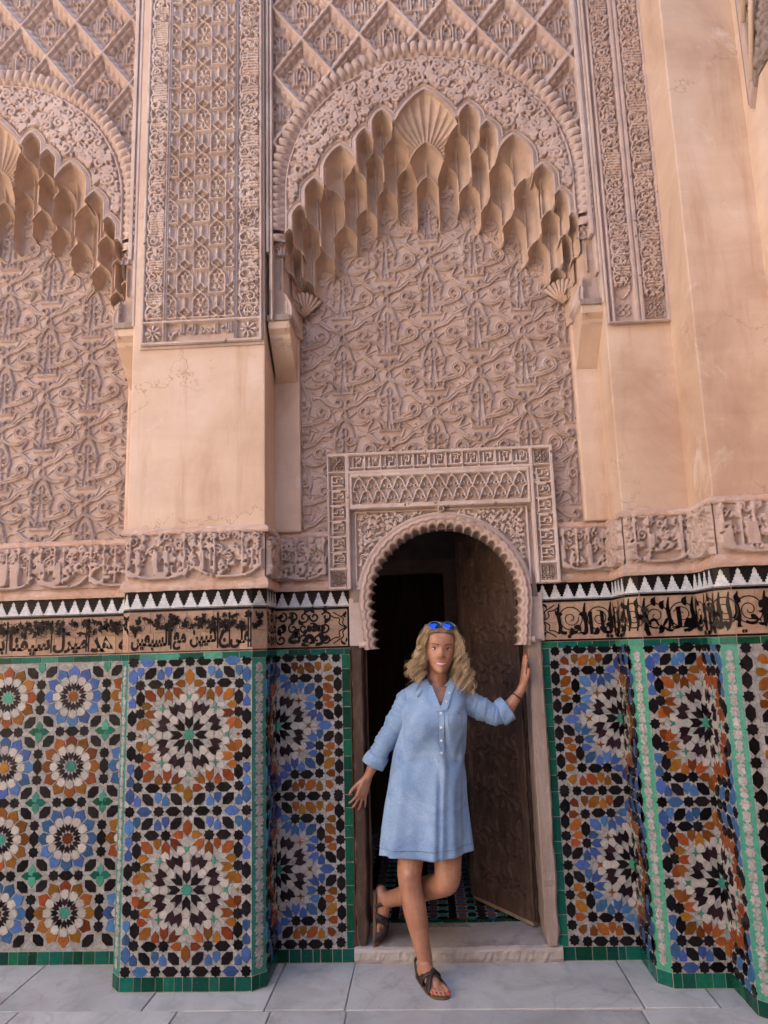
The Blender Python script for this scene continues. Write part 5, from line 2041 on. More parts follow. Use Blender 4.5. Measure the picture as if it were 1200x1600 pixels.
def plain(name, col, rough=.5, metal=0., spec=.5):
    m, n, l, b = new_mat(name)
    v = wcoord(n, l)
    r = ramp(n, [(.3, tuple(c * .85 for c in col)), (.7, tuple(min(1, c * 1.15) for c in col))])
    l.new(noise(n, l, 60, 3, .6, v).outputs[0], r.inputs[0])
    l.new(r.outputs[0], b.inputs['Base Color'])
    b.inputs['Roughness'].default_value = rough
    b.inputs['Metallic'].default_value = metal
    b.inputs['Specular IOR Level'].default_value = spec
    return m


M['skin'] = skin_mat()
M['denim'] = denim_mat('faded_denim')
M['denim_dark'] = denim_mat('denim_seam', .62)
M['denim_cuff'] = denim_mat('denim_turned_cuff', 1.05)
M['leather'] = plain('dark_brown_leather', (.022, .013, .011), .6)
M['sole'] = plain('leather_sole', (.12, .065, .035), .7)
M['eyewhite'] = plain('eye_white', (.62, .58, .55), .25)
M['iris'] = plain('iris', (.045, .035, .03), .2)
M['brow'] = plain('brow_hair', (.10, .05, .028), .8)
M['lip'] = plain('lips', (.42, .13, .11), .4)
M['teeth'] = plain('teeth', (.82, .79, .74), .3)
M['nail'] = plain('red_nail_varnish', (.50, .03, .05), .25)
M['button'] = plain('pearl_button', (.75, .74, .72), .3)
M['lens'] = plain('blue_mirror_lens', (.012, .07, .34), .08, .85)
M['steel'] = plain('thin_metal_frame', (.35, .33, .30), .3, 1.)


def hair_mat():
    m, n, l, b = new_mat('curly_blond_hair')
    at = n.new('ShaderNodeAttribute'); at.attribute_name = 'tint'
    r = ramp(n, [(.0, (.11, .062, .03)), (.3, (.36, .235, .12)), (1., (.74, .57, .35))])
    l.new(at.outputs['Fac'], r.inputs[0])
    l.new(r.outputs[0], b.inputs['Base Color'])
    b.inputs['Roughness'].default_value = .42
    b.inputs['Specular IOR Level'].default_value = .45
    return m


M['hair'] = hair_mat()
PERSON = thing('person', (.22, -.22, 0), 'woman in light blue denim shirt dress leaning in the doorway', 'person')
PL = PERSON.location


def W2P(v): return (v[0] - PL.x, v[1] - PL.y, v[2] - PL.z)


B = Geo()


def limb(pts, n=14, sub=5, flat=1.):
    """pts: (x,y,z,r)"""
    P = catmull(np.array(pts, float), sub)
    B.tube([p[:3] for p in P], [max(.002, p[3]) for p in P], n, True, flat)
    # rounded ends
    for e_ in (P[0], P[-1]): ball(e_[:3], e_[3] * .96)


def ball(c, r, sx=1., sy=1., sz=1., nu=10, nv=7):
    v, f = [], []
    for j in range(nv + 1):
        t = PI * j / nv
        for i in range(nu):
            a = 2 * PI * i / nu
            v.append((c[0] + r * sx * math.sin(t) * math.cos(a), c[1] + r * sy * math.sin(t) * math.sin(a), c[2] - r * sz * math.cos(t)))
    for j in range(nv):
        for i in range(nu):
            f.append((j * nu + i, j * nu + (i + 1) % nu, (j + 1) * nu + (i + 1) % nu, (j + 1) * nu + i))
    B.add(v, f)


# --- head: stacked rings with a modelled face ---
CHIN = Vector((.303, -.098, 1.316))
HR = Matrix.Rotation(R(4), 4, 'Y') @ Matrix.Rotation(R(5), 4, 'Z')
HS = 1.0


def hw(x, y, z):
    """head space: x to the picture's right, y forwards (towards the court), z up from the chin"""
    q = HR @ Vector((x * HS, -y * HS, z * HS))
    return CHIN + q


hz_ = [0, .012, .03, .05, .07, .09, .11, .13, .15, .17, .19, .205, .218, .225]
hwid = [.017, .033, .047, .057, .063, .067, .0695, .071, .0725, .071, .065, .053, .033, .004]
hfr = [.080, .088, .0865, .084, .083, .083, .083, .085, .088, .086, .077, .060, .034, .004]
hbk = [.00, .015, .03, .045, .06, .08, .093, .099, .101, .098, .089, .073, .045, .004]


def head_point(a, z):
    w_, f_, b_ = (np.interp(z, hz_, q) for q in (hwid, hfr, hbk))
    c, s = math.cos(a), math.sin(a)
    ex = 2 / 2.35
    x = w_ * math.copysign(abs(c) ** ex, c)
    y = (f_ if s > 0 else b_) * math.copysign(abs(s) ** ex, s)
    if s > 0:
        fr = s ** .5
        g = lambda x0, sx, z0, sz: math.exp(-((x - x0) / sx) ** 2 - ((z - z0) / sz) ** 2)
        d = .025 * g(0, .0115, .080, .0105)
        if .078 < z < .132: d += .013 * (1 - (z - .078) / .054) ** .7 * math.exp(-(x / .0095) ** 2)
        d += .009 * (g(.0135, .006, .077, .006) + g(-.0135, .006, .077, .006)) - .003 * g(0, .02, .064, .004)
        d -= .011 * (g(.031, .015, .114, .011) + g(-.031, .015, .114, .011))
        d += .004 * (g(.03, .022, .135, .008) + g(-.03, .022, .135, .008))
        d += .006 * (g(.041, .016, .076, .016) + g(-.041, .016, .076, .016))
        d += .005 * g(0, .019, .052, .0055) + .006 * g(0, .017, .038, .006) - .003 * g(0, .026, .045, .003)
        d += .006 * g(0, .017, .012, .012)
        y += d * fr
    return x, y, z


nr, na = 64, 72
v = []
for j in range(nr + 1):
    z = .225 * j / nr
    for i in range(na): v.append(tuple(hw(*head_point(2 * PI * i / na, z))))
f = [(j * na + i, j * na + (i + 1) % na, (j + 1) * na + (i + 1) % na, (j + 1) * na + i) for j in range(nr) for i in range(na)]
f += [tuple(range(na))[::-1], tuple(nr * na + i for i in range(na))]
B.add(v, f)
for s in (-1, 1):       # ears
    q = hw(s * .071, -.008, .098); ball(q, .027, .32, .6, 1.1)
# neck and trunk
limb([(.302, -.078, 1.375, .052), (.298, -.072, 1.31, .050), (.292, -.066, 1.262, .056), (.285, -.066, 1.225, .075)], 16)
limb([(.165, -.072, 1.200, .036), (.215, -.066, 1.222, .046), (.285, -.066, 1.232, .054), (.355, -.062, 1.222, .046), (.415, -.058, 1.198, .040)], 14)
for k, (x, y, z, rx, ry) in enumerate([(.285, -.078, 1.17, .145, .082), (.272, -.085, 1.08, .140, .09), (.262, -.08, .97, .122, .085), (.25, -.075, .86, .145, .095), (.238, -.072, .76, .155, .1)]):
    ball((x, y, z), 1., rx, ry, .10, 18, 9)
for s in (-1, 1): ball((.283 + s * .066, -.148, 1.098), .056)
# standing leg and bent leg
limb([(.175, -.080, .80, .082), (.160, -.105, .66, .080), (.142, -.142, .52, .062), (.131, -.170, .432, .0550), (.136, -.172, .37, .0510), (.152, -.180, .28, .0530), (.172, -.194, .17, .040), (.186, -.196, .095, .0345), (.188, -.192, .055, .035)], 18)
ball((.131, -.198, .437), .034); ball((.137, -.190, .385), .030)
limb([(.300, -.080, .80, .084), (.307, -.105, .66, .078), (.308, -.136, .52, .065), (.304, -.158, .43, .060), (.297, -.155, .392, .056), (.255, -.110, .365, .055), (.165, -.040, .325, .052), (.080, .010, .285, .042), (.020, .040, .262, .036), (-.002, .050, .255, .036)], 18)
ball((.308, -.184, .412), .036)
# standing foot: heel -> toes
A_, T_ = Vector((.168, -.165, .0)), Vector((.246, -.345, .0))
dirf = (T_ - A_).normalized()
sidef = Vector((-dirf.y, dirf.x, 0))       # towards picture left/back


def fp(t, s, z): return A_ + dirf * t + sidef * s + Vector((0, 0, z))


limb([tuple(fp(.010, 0, .040)) + (.030,), tuple(fp(.045, 0, .050)) + (.036,), tuple(fp(.090, 0, .044)) + (.034,), tuple(fp(.135, 0, .034)) + (.030,), tuple(fp(.165, 0, .027)) + (.024,)], 14, 4, 1.)
for k, (s, l_, r_) in enumerate([(.028, .225, .0125), (.010, .226, .0095), (-.006, .219, .009), (-.020, .209, .0085), (-.032, .196, .008)]):
    limb([tuple(fp(.145, s * .8, .026)) + (r_ * 1.25,), tuple(fp(l_ - .022, s, .023)) + (r_,), tuple(fp(l_, s, .016)) + (r_ * .9,)], 8, 3)
# raised foot: sole against the left post, toes down
RA, RT = Vector((-.026, .060, .275)), Vector((-.030, .040, .100))
rdir = (RT - RA).normalized()
rn = Vector((1, 0, .0)); rs = rdir.cross(rn).normalized()


def rp(t, s, n_): return RA + rdir * t + rs * s + rn * n_


limb([tuple(rp(-.020, 0, .010)) + (.028,), tuple(rp(.02, 0, .020)) + (.034,), tuple(rp(.07, 0, .018)) + (.033,), tuple(rp(.12, 0, .008)) + (.028,), tuple(rp(.145, 0, .002)) + (.022,)], 14, 4)
for k, (s, l_, r_) in enumerate([(.026, .196, .0115), (.009, .198, .009), (-.006, .192, .0085), (-.019, .184, .008), (-.030, .173, .0075)]):
    limb([tuple(rp(.125, s * .8, -.001)) + (r_ * 1.2,), tuple(rp(l_ - .02, s, -.004)) + (r_,), tuple(rp(l_, s, -.008)) + (r_ * .9,)], 8, 3)
# arms
limb([(.150, -.072, 1.190, .044), (.118, -.068, 1.135, .043), (.072, -.062, 1.060, .038), (.032, -.058, 1.000, .034), (.000, -.052, .945, .033), (-.030, -.046, .890, .027), (-.050, -.042, .850, .0215), (-.062, -.040, .828, .022)], 14)
limb([(.412, -.060, 1.184, .044), (.470, -.060, 1.158, .042), (.530, -.062, 1.128, .037), (.580, -.060, 1.112, .0345), (.620, -.056, 1.135, .0335), (.660, -.052, 1.178, .027), (.690, -.048, 1.215, .0215), (.702, -.046, 1.236, .022)], 14)


def hand(w, d, n_, fan, curl, thumb_dir, s=1.):
    """w wrist point, d along the fingers, n_ palm normal (palm side), side = d x n_"""
    w, d, n_ = Vector(w), Vector(d).normalized(), Vector(n_).normalized()
    n_ = (n_ - d * n_.dot(d)).normalized()
    sd_ = d.cross(n_)
    q = lambda a, b, c: w + d * a * s + sd_ * b * s + n_ * c * s
    for b, r_ in ((-.024, .0125), (-.008, .0135), (.008, .0135), (.024, .0125)):
        limb([tuple(q(.0, b * .55, 0)) + (.0165 * s,), tuple(q(.045, b * .92, 0)) + (r_ * s,), tuple(q(.085, b, 0)) + (r_ * .88 * s,)], 8, 3)
    tips = []
    for (b, L_, r_) in ((-.0265, .056, .0072), (-.009, .073, .0080), (.009, .079, .0083), (.0265, .071, .0080)):
        e = fan * b / .0265
        a0 = .088
        p1 = q(a0, b, 0)
        dd = (d + sd_ * e).normalized()
        p2 = p1 + dd * L_ * .42 * s + n_ * curl * .006 * s
        p3 = p1 + dd * L_ * .75 * s + n_ * curl * .018 * s
        p4 = p1 + dd * L_ * .98 * s + n_ * curl * .034 * s
        limb([tuple(q(a0 - .02, b * .95, 0)) + (r_ * 1.15 * s,), tuple(p1) + (r_ * 1.1 * s,), tuple(p2) + (r_ * s,), tuple(p3) + (r_ * .92 * s,), tuple(p4) + (r_ * .78 * s,)], 8, 3)
        tips.append((p4, (p4 - p3).normalized(), -n_, r_ * .8 * s))
    t = thumb_dir
    p0, p1, p2, p3 = q(.015, t * .020, .006), q(.045, t * .042, .010), q(.068, t * .058, .010), q(.090, t * .066, .006)
    limb([tuple(p0) + (.0145 * s,), tuple(p1) + (.0115 * s,), tuple(p2) + (.0095 * s,), tuple(p3) + (.0078 * s,)], 8, 4)
    tips.append((p3, (p3 - p2).normalized(), -n_, .008 * s))
    return tips


tipsR = hand((-.064, -.040, .825), (-.36, .05, -1), (-.55, .85, .2), .42, .5, -1, .93)
tipsL = hand((.704, -.046, 1.240), (.16, .06, 1), (1, .12, -.12), .16, .1, -1, .93)

# one continuous skin
me = B.mesh('body', M['skin'], True)
tmp = bpy.data.objects.new('body_build', me)
COL.objects.link(tmp)
md = tmp.modifiers.new('r', 'REMESH'); md.mode = 'VOXEL'; md.voxel_size = .0040; md.use_smooth_shade = True
ms = tmp.modifiers.new('s', 'SMOOTH'); ms.factor = .5; ms.iterations = 3
dg = bpy.context.evaluated_depsgraph_get()
bm_ = bpy.data.meshes.new_from_object(tmp.evaluated_get(dg))
bpy.data.objects.remove(tmp)
bm_.name = 'body'
bm_.transform(Matrix.Translation((-PL.x, -PL.y, -PL.z)))
bm_.polygons.foreach_set('use_smooth', [True] * len(bm_.polygons))
bm_.materials.clear(); bm_.materials.append(M['skin'])
link('body', bm_, PERSON)


def part(name, g, m, parent=PERSON, smooth=True, bevel=0):
    """g in world space -> child of the person (or of one of her parts, which sit at the same origin)"""
    g.v = [W2P(q) for q in g.v]
    return g.obj(name, m, parent, smooth=smooth, bevel=bevel)


def ellipsoid(g, c, r, rx, ry, rz, mat3=None, nu=14, nv=9):
    v = []
    for j in range(nv + 1):
        t = PI * j / nv
        for i in range(nu):
            a = 2 * PI * i / nu
            q = Vector((r * rx * math.sin(t) * math.cos(a), r * ry * math.sin(t) * math.sin(a), -r * rz * math.cos(t)))
            if mat3 is not None: q = mat3 @ q
            v.append(tuple(Vector(c) + q))
    g.add(v, [(j * nu + i, j * nu + (i + 1) % nu, (j + 1) * nu + (i + 1) % nu, (j + 1) * nu + i) for j in range(nv) for i in range(nu)])
    return g


# face details
H3 = HR.to_3x3()
fz = lambda x, z: head_point(math.acos(max(-1, min(1, math.copysign((abs(x) / np.interp(z, hz_, hwid)) ** 1.175, x)))), z)[1]
for s in (-1, 1):
    yb = fz(s * .031, .114)
    e_ = part('eye', ellipsoid(Geo(), hw(s * .031, yb - .0035, .1145), 1, .0135, .0095, .0062, H3), M['eyewhite'])
    g = ellipsoid(Geo(), hw(s * .031 - .0005, yb + .0045, .1145), 1, .0052, .0022, .0054, H3)
    part('iris', g, M['iris'], e_)
    part('eyelid', Geo().tube([hw(s * .031 + x, yb + .0052 - abs(x) * .22, .1150 + .0066 - (x / .0145) ** 2 * .0056) for x in np.linspace(-.015, .015, 9)], [.0008, .0014, .0018, .002, .002, .002, .0018, .0014, .0008], 6), M['brow'])
    part('eyebrow', Geo().tube([hw(s * (.014 + .038 * t), fz(s * (.014 + .038 * t), .1335 + .004 * math.sin(t * 2.6)) + .0015, .1315 + .0065 * math.sin(t * 2.4)) for t in np.linspace(0, 1, 8)], list(np.linspace(.0024, .0010, 8)), 6), M['brow'])
lipz = lambda x: .0440 + 7.0 * x * x
part('teeth', Geo().tube([hw(x, fz(x, .046) + .0020, lipz(x) + .0010) for x in np.linspace(-.0255, .0255, 9)], [.001, .0026, .0036, .0042, .0044, .0042, .0036, .0026, .001], 8), M['teeth'])
part('upper_lip', Geo().tube([hw(x, fz(x, .052) + .0014, lipz(x) + .0066 * (1 - (x / .032) ** 2)) for x in np.linspace(-.031, .031, 11)], [.0006, .0014, .0019, .0022, .0024, .0022, .0024, .0022, .0019, .0014, .0006], 7), M['lip'])
part('lower_lip', Geo().tube([hw(x, fz(x, .039) + .0012, lipz(x) - .0068 * (1 - (x / .031) ** 2)) for x in np.linspace(-.030, .030, 11)], [.0006, .0015, .0022, .0027, .0030, .0031, .0030, .0027, .0022, .0015, .0006], 7), M['lip'])
# painted nails on the braced hand and the toes
def nail(p, d, n_, r):
    x = d.normalized(); z = n_.normalized(); y = z.cross(x)
    m3 = Matrix((x, y, z)).transposed()
    return ellipsoid(Geo(), p + n_ * r * .55, 1, r * 1.05, r * .75, r * .42, m3, 8, 5)
for (p, d, n_, r) in tipsL + tipsR: part('finger_nail', nail(p, d, n_, r), M['nail'])
for s, l_, r_ in [(.028, .225, .0125), (.010, .226, .0095), (-.006, .219, .009), (-.020, .209, .0085), (-.032, .196, .008)]:
    part('toe_nail', nail(fp(l_ + .002, s, .018), dirf, Vector((0, 0, 1)), r_ * .8), M['nail'])
for s, l_, r_ in [(.026, .196, .0115), (.009, .198, .009), (-.006, .192, .0085), (-.019, .184, .008), (-.030, .173, .0075)]:
    part('toe_nail', nail(rp(l_ + .002, s, -.006), rdir, rn, r_ * .8), M['nail'])

# --- dress -----------------------------------------------------------------
DZ = [.515, .60, .70, .80, .90, 1.00, 1.08, 1.13, 1.185, 1.240, 1.268, 1.290]
DCX = [.199, .202, .208, .218, .232, .250, .266, .272, .278, .284, .289, .292]
DRX = [.205, .199, .190, .181, .171, .162, .158, .156, .158, .154, .120, .066]
DRY = [.160, .150, .140, .130, .120, .116, .122, .122, .108, .090, .078, .066]
DCY = [-.105, -.100, -.094, -.088, -.082, -.082, -.085, -.085, -.080, -.072, -.068, -.066]
nd, nz = 168, 120
ZN = 1.160           # bottom of the neck opening
V = []
for j in range(nz + 1):
    z = DZ[0] + (DZ[-1] - DZ[0]) * j / nz
    cx, cy, rx, ry = (np.interp(z, DZ, q) for q in (DCX, DCY, DRX, DRY))
    low = max(0, (1.05 - z) / .54)
    for i in range(nd):
        a = 2 * PI * i / nd
        c, s = math.cos(a), math.sin(a)
        ex = 2 / 2.25
        fold = low ** 1.2 * 1.15 * (.012 * math.sin(5 * a + 1.2) + .008 * math.sin(9 * a + .4 + 1.5 * low) + .005 * math.sin(14 * a + 2 * low))
        wr = .0065 * math.sin(34 * z + 5 * c + 2 * math.sin(5 * a)) * math.exp(-((z - .98) / .16) ** 2)
        wr += .0050 * math.sin(55 * z - 9 * c) * math.exp(-((z - 1.13) / .05) ** 2) * abs(c)
        x = cx + (rx + fold + wr) * math.copysign(abs(c) ** ex, c)
        y = cy + (ry + fold + wr) * math.copysign(abs(s) ** ex, s)
        if s < 0:       # front: bust, and the box pleat below the placket
            for k in (-1, 1): y -= .024 * math.exp(-((x - (.283 + k * .068)) / .052) ** 2 - ((z - 1.085) / .055) ** 2)
            xc = .300 - (1.1 - z) * .06
            if z < .93: y += .016 * math.exp(-((x - xc) / .010) ** 2) * min(1, (.93 - z) / .2) - .006 * math.exp(-((x - xc - .022) / .012) ** 2)
        hem = .008 * math.sin(2 * a + .6) + .005 * math.sin(5 * a) if j == 0 else 0
        V.append((x, y, z + hem * .5))
F = []
for j in range(nz):
    for i in range(nd):
        q = (j * nd + i, j * nd + (i + 1) % nd, (j + 1) * nd + (i + 1) % nd, (j + 1) * nd + i)
        c = np.mean([V[k] for k in q], 0)
        xm = .303
        half = (c[2] - ZN) * .42
        if c[2] > ZN and abs(c[0] - xm) < half and c[1] < -.07: continue
        F.append(q)
g = Geo(); g.v = V; g.f = F
DRESS = part('dress', g, M['denim'])
DRESS.modifiers.new('t', 'SOLIDIFY').thickness = .0025
DRESS['label'] = 'light blue denim shirt dress'


def dress_front(x, z, off=.004):
    cx, cy, rx, ry = (np.interp(z, DZ, q) for q in (DCX, DCY, DRX, DRY))
    t = min(.999, abs(x - cx) / rx)
    y = cy - ry * (1 - t ** 2.25) ** (1 / 2.25)
    for k in (-1, 1): y -= .024 * math.exp(-((x - (.283 + k * .068)) / .052) ** 2 - ((z - 1.092) / .05) ** 2)
    return (x, y - off, z)


def ribbon(pts, widths, th=.003):
    """strip lying on the dress front: pts (x,z), constant width in x"""
    g = Geo()
    for i, ((x, z), w_) in enumerate(zip(pts, widths)):
        for s in (-1, 1): g.v.append(dress_front(x + s * w_, z, th))
        for s in (1, -1): g.v.append(dress_front(x + s * w_, z, -.002))
        if i:
            b = (i - 1) * 4
            for k in range(4): g.f.append((b + k, b + (k + 1) % 4, b + 4 + (k + 1) % 4, b + 4 + k))
    n = len(pts)
    g.f += [(0, 3, 2, 1), tuple((n - 1) * 4 + k for k in range(4))]
    return g


px_ = lambda z: .303 - (ZN - z) * .03
part('placket', ribbon([(px_(z), z) for z in np.linspace(.945, ZN + .012, 16)], [.0145] * 16, .005), M['denim'], DRESS, False)
part('placket_end', ribbon([(px_(z), z) for z in np.linspace(.918, .943, 4)], [.0135] * 4, .0065), M['denim_dark'], DRESS, False)
for s in (-1, 1):
    part('placket_seam', ribbon([(px_(z) + s * .0135, z) for z in np.linspace(.947, ZN + .01, 16)], [.0010] * 16, .0062), M['denim_dark'], DRESS, False)
    # open facings of the neck
    e0, e1 = (.303 + s * .006, ZN - .01), (.303 + s * .048, 1.262)
    part('neck_facing', ribbon([(e0[0] + (e1[0] - e0[0]) * t + s * .006, e0[1] + (e1[1] - e0[1]) * t) for t in np.linspace(0, 1, 10)], [.016] * 10, .009), M['denim_cuff'], DRESS, False)
for z in (.960, 1.015, 1.075, 1.138):
    c = dress_front(px_(z), z, .008)
    part('button', Geo().tube([(c[0], c[1] + .002, c[2]), (c[0], c[1] - .0015, c[2])], .0056, 12), M['button'], DRESS, False)
for z in (1.188, 1.225):
    c = dress_front(.303 + .026 + (z - 1.188) * .42, z, .008)
    part('button', Geo().tube([(c[0], c[1] + .002, c[2]), (c[0], c[1] - .0015, c[2])], .0052, 12), M['button'], DRESS, False)
# breast pocket
pk = [(.360 + .032 * t, None) for t in (-1, 1)]
g = Geo()
rows_ = np.linspace(1.052, 1.130, 8)
for i, z in enumerate(rows_):
    for k in range(6):
        x = .366 + .033 * (-1 + 2 * k / 5)
        zz = z - (.012 * (1 - abs(-1 + 2 * k / 5)) if i == 0 else 0)
        g.v.append(dress_front(x, zz, .0048))
    if i:
        for k in range(5): b = (i - 1) * 6 + k; g.f.append((b, b + 1, b + 7, b + 6))
POCK = part('pocket', g, M['denim'], DRESS)
part('pocket_seam', ribbon([(.366, z) for z in (1.1265, 1.1305)], [.033, .033], .0065), M['denim_dark'], DRESS, False)
for s in (-1, 1): part('pocket_seam', ribbon([(.366 + s * .0325, z) for z in np.linspace(1.054, 1.130, 6)], [.0009] * 6, .0062), M['denim_dark'], DRESS, False)
# hem stitching
part('hem_seam', Geo().tube([Vector(V[6 * nd // 6 * 4 // 4 + i] if False else V[5 * nd + i]) + Vector((0, -.0022 if V[5 * nd + i][1] < -.08 else .002, 0)) for i in range(nd)] , .0011, 5, False), M['denim_dark'], DRESS)
# collar: stand and two pointed leaves
def neck_ring(a, r=.060, z=1.292): return (.296 + r * math.cos(a), -.068 - r * .98 * math.sin(a), z)
for s in (-1, 1):
    g = Geo()
    n = 16
    for i in range(n):
        t = i / (n - 1)
        a = R(-92 + 150 * t)                # nape -> front, a measured from the side towards the court
        ca, sa = math.cos(a), math.sin(a)
        zi = 1.306 - .050 * max(0, t - .45) / .55
        ins = (.296 + s * (.058 * ca), -.068 - .058 * sa, zi)
        k = .030 + .022 * max(0, (t - .6) / .4) ** 1.2
        zo = zi - .030 - .016 * max(0, (t - .6) / .4)
        ox = .296 + s * ((.058 + k) * max(ca, .0) + .030 * max(0, t - .7) / .3 + .012)
        oy = -.070 - (.058 + k * .8) * sa
        if sa > .1:
            fy = dress_front(ox, min(zo, 1.27), .008)[1]
            oy = min(oy, fy) if fy < oy + .03 else oy
        out = (ox, oy - .004, zo)
        mid = ((ins[0] + out[0]) / 2 + s * .002, (ins[1] + out[1]) / 2 - .003 * sa, (ins[2] + out[2]) / 2 + .012)
        g.v += [ins, mid, out]
        if i:
            b = (i - 1) * 3
            for q in (0, 1): g.f.append((b + q, b + q + 1, b + q + 4, b + q + 3) if s > 0 else (b + q, b + q + 3, b + q + 4, b + q + 1))
    o = part('collar', g, M['denim_cuff'], DRESS)
    o.modifiers.new('t', 'SOLIDIFY').thickness = .003
# sleeves and turned-back cuffs
def sleeve(pts, seed, flare=1.):
    rg = np.random.default_rng(seed)
    P = catmull(np.array(pts), 9)
    n = len(P)
    g = Geo()
    ph = rg.uniform(0, 6)
    rad = []
    for i, p in enumerate(P):
        t = i / n
        rad.append(p[3] * (1 + .045 * math.sin(26 * t + ph) + .03 * math.sin(47 * t + 2 * ph)))
    g.tube([p[:3] for p in P], rad, 22, False)
    # wrinkle the tube across
    for k in range(len(g.v)):
        i, j = divmod(k, 22)
        c = P[i][:3]
        d = np.array(g.v[k]) - c
        g.v[k] = tuple(c + d * (1 + .035 * math.sin(1.9 * i + 3 * math.sin(j * 2 * PI / 22 + ph))))
    o = part('sleeve', g, M['denim'], DRESS)
    o.modifiers.new('t', 'SOLIDIFY').thickness = .002
    return P


def cuff(pts, r0, r1, seed):
    rg = np.random.default_rng(seed)
    g = Geo()
    pts = [Vector(p) for p in pts]
    P, rr = [], []
    for t in np.linspace(0, 1, 7):
        P.append(pts[0].lerp(pts[1], t)); rr.append(r0 + (r1 - r0) * t + .004 * math.sin(t * PI))
    g.tube(P, rr, 22, False)
    for k in range(len(g.v)):
        i, j = divmod(k, 22)
        c = np.array(P[i]); d = np.array(g.v[k]) - c
        g.v[k] = tuple(c + d * (1 + .10 * math.sin(2 * j * 2 * PI / 22 + seed) + .07 * math.sin(5 * j * 2 * PI / 22 + i * .6)))
    o = part('cuff', g, M['denim_cuff'], DRESS)
    o.modifiers.new('t', 'SOLIDIFY').thickness = .005


sleeve([(.186, -.072, 1.196, .052), (.152, -.072, 1.186, .059), (.118, -.068, 1.130, .058), (.074, -.062, 1.058, .053), (.034, -.058, 1.000, .049), (.008, -.054, .960, .046), (-.012, -.050, .922, .044)], 1)
cuff([(-.002, -.052, .940), (-.030, -.047, .888)], .048, .052, 3)
sleeve([(.380, -.062, 1.200, .052), (.418, -.060, 1.184, .058), (.470, -.060, 1.155, .056), (.530, -.062, 1.125, .052), (.572, -.060, 1.110, .049), (.600, -.058, 1.118, .046)], 2)
cuff([(.578, -.060, 1.108), (.628, -.055, 1.140)], .048, .056, 8)
part('armhole_seam', Geo().tube([(.130 + .026 * math.cos(a) * .4, -.074 - .060 * math.cos(a), 1.180 + .062 * math.sin(a)) for a in np.linspace(0, 2 * PI, 20)], .0012, 5, False), M['denim_dark'], DRESS)
# bracelet
wv_ = Vector((.690, -.048, 1.215)); wd = Vector((.03, .004, .037)).normalized()
u1 = wd.orthogonal().normalized(); u2 = wd.cross(u1)
part('bracelet', Geo().tube([wv_ - wd * .028 + (u1 * math.cos(a) + u2 * math.sin(a)) * .0262 for a in np.linspace(0, 2 * PI, 22)], .0034, 8, False), M['leather'])

# --- sandals ---------------------------------------------------------------
def sandal(P3, up, straps, mirrored=False):
    """P3(t,s,h): point on the foot frame"""
    SO = empty('sandal', W2P(P3(0, 0, 0)), 0, PERSON)
    L0 = Vector(P3(0, 0, 0))
    out = [(-.014, -.022), (-.024, 0), (-.014, .024), (.05, .030), (.12, .040), (.185, .046), (.225, .036), (.240, .012), (.232, -.014), (.205, -.036), (.14, -.042), (.05, -.030)]
    C_ = catmull(out, 4, True)[:-1]
    g = Geo()
    n = len(C_)
    g.v = [tuple(P3(t, s, -.002) - L0) for t, s in C_] + [tuple(P3(t, s, .012) - L0) for t, s in C_]
    g.f = [tuple(range(n)), tuple(range(n, 2 * n))[::-1]] + [(i, n + i, n + (i + 1) % n, (i + 1) % n) for i in range(n)]
    g.obj('sole', M['sole'], SO)
    for pts, w_ in straps:
        g = Geo()
        Q = catmull(pts, 5)
        k = len(Q)
        for i in range(k):
            d = Q[min(i + 1, k - 1)] - Q[max(i - 1, 0)]
            # strap width runs along the foot
            for sg in (-1, 1): g.v.append(tuple(P3(Q[i][0] + sg * w_, Q[i][1], Q[i][2]) - L0))
            if i: b = (i - 1) * 2; g.f.append((b, b + 1, b + 3, b + 2))
        o = g.obj('strap', M['leather'], SO, smooth=True)
        o.modifiers.new('t', 'SOLIDIFY').thickness = .004
    return SO


ST = [([(.085, -.040, .010), (.098, -.040, .040), (.118, -.015, .068), (.145, .020, .060), (.168, .040, .030), (.175, .043, .008)], .019),
      ([(.085, .040, .010), (.098, .041, .040), (.118, .015, .070), (.145, -.020, .058), (.166, -.036, .030), (.172, -.040, .008)], .019),
      ([(.040, -.034, .010), (.030, -.037, .045), (.006, -.030, .078), (-.012, 0, .085), (.006, .030, .078), (.030, .037, .045), (.040, .034, .010)], .009)]
s1 = sandal(lambda t, s, h: fp(t, s, h), None, ST)
s1['label'] = 'dark brown crossed strap sandal'
sandal(lambda t, s, h: rp(t, s, h - .024), None, ST)
g = Geo()
for k in range(5): g.tube([fp(-.004, .030, .075), fp(-.010 - .003 * k, .036 + .002 * k, .050), fp(-.014 - .006 * k, .040 + .003 * k, .022 + .004 * k)], .0016, 5)
part('tassel', g, M['leather'])

# --- hair: many curls --------------------------------------------------------
rg = np.random.default_rng(21)
HV, HF, HT = [], [], []


def strand(P, r0, r1, tint0, tint1):
    g = Geo().tube(P, list(np.linspace(r0, r1, len(P))), 5, True)
    b = len(HV)
    HV.extend(g.v)
    HF.extend(tuple(i + b for i in q) for q in g.f)
    for i in range(len(P)): HT.extend([tint0 + (tint1 - tint0) * min(1, i / len(P) * 2.2)] * 5)


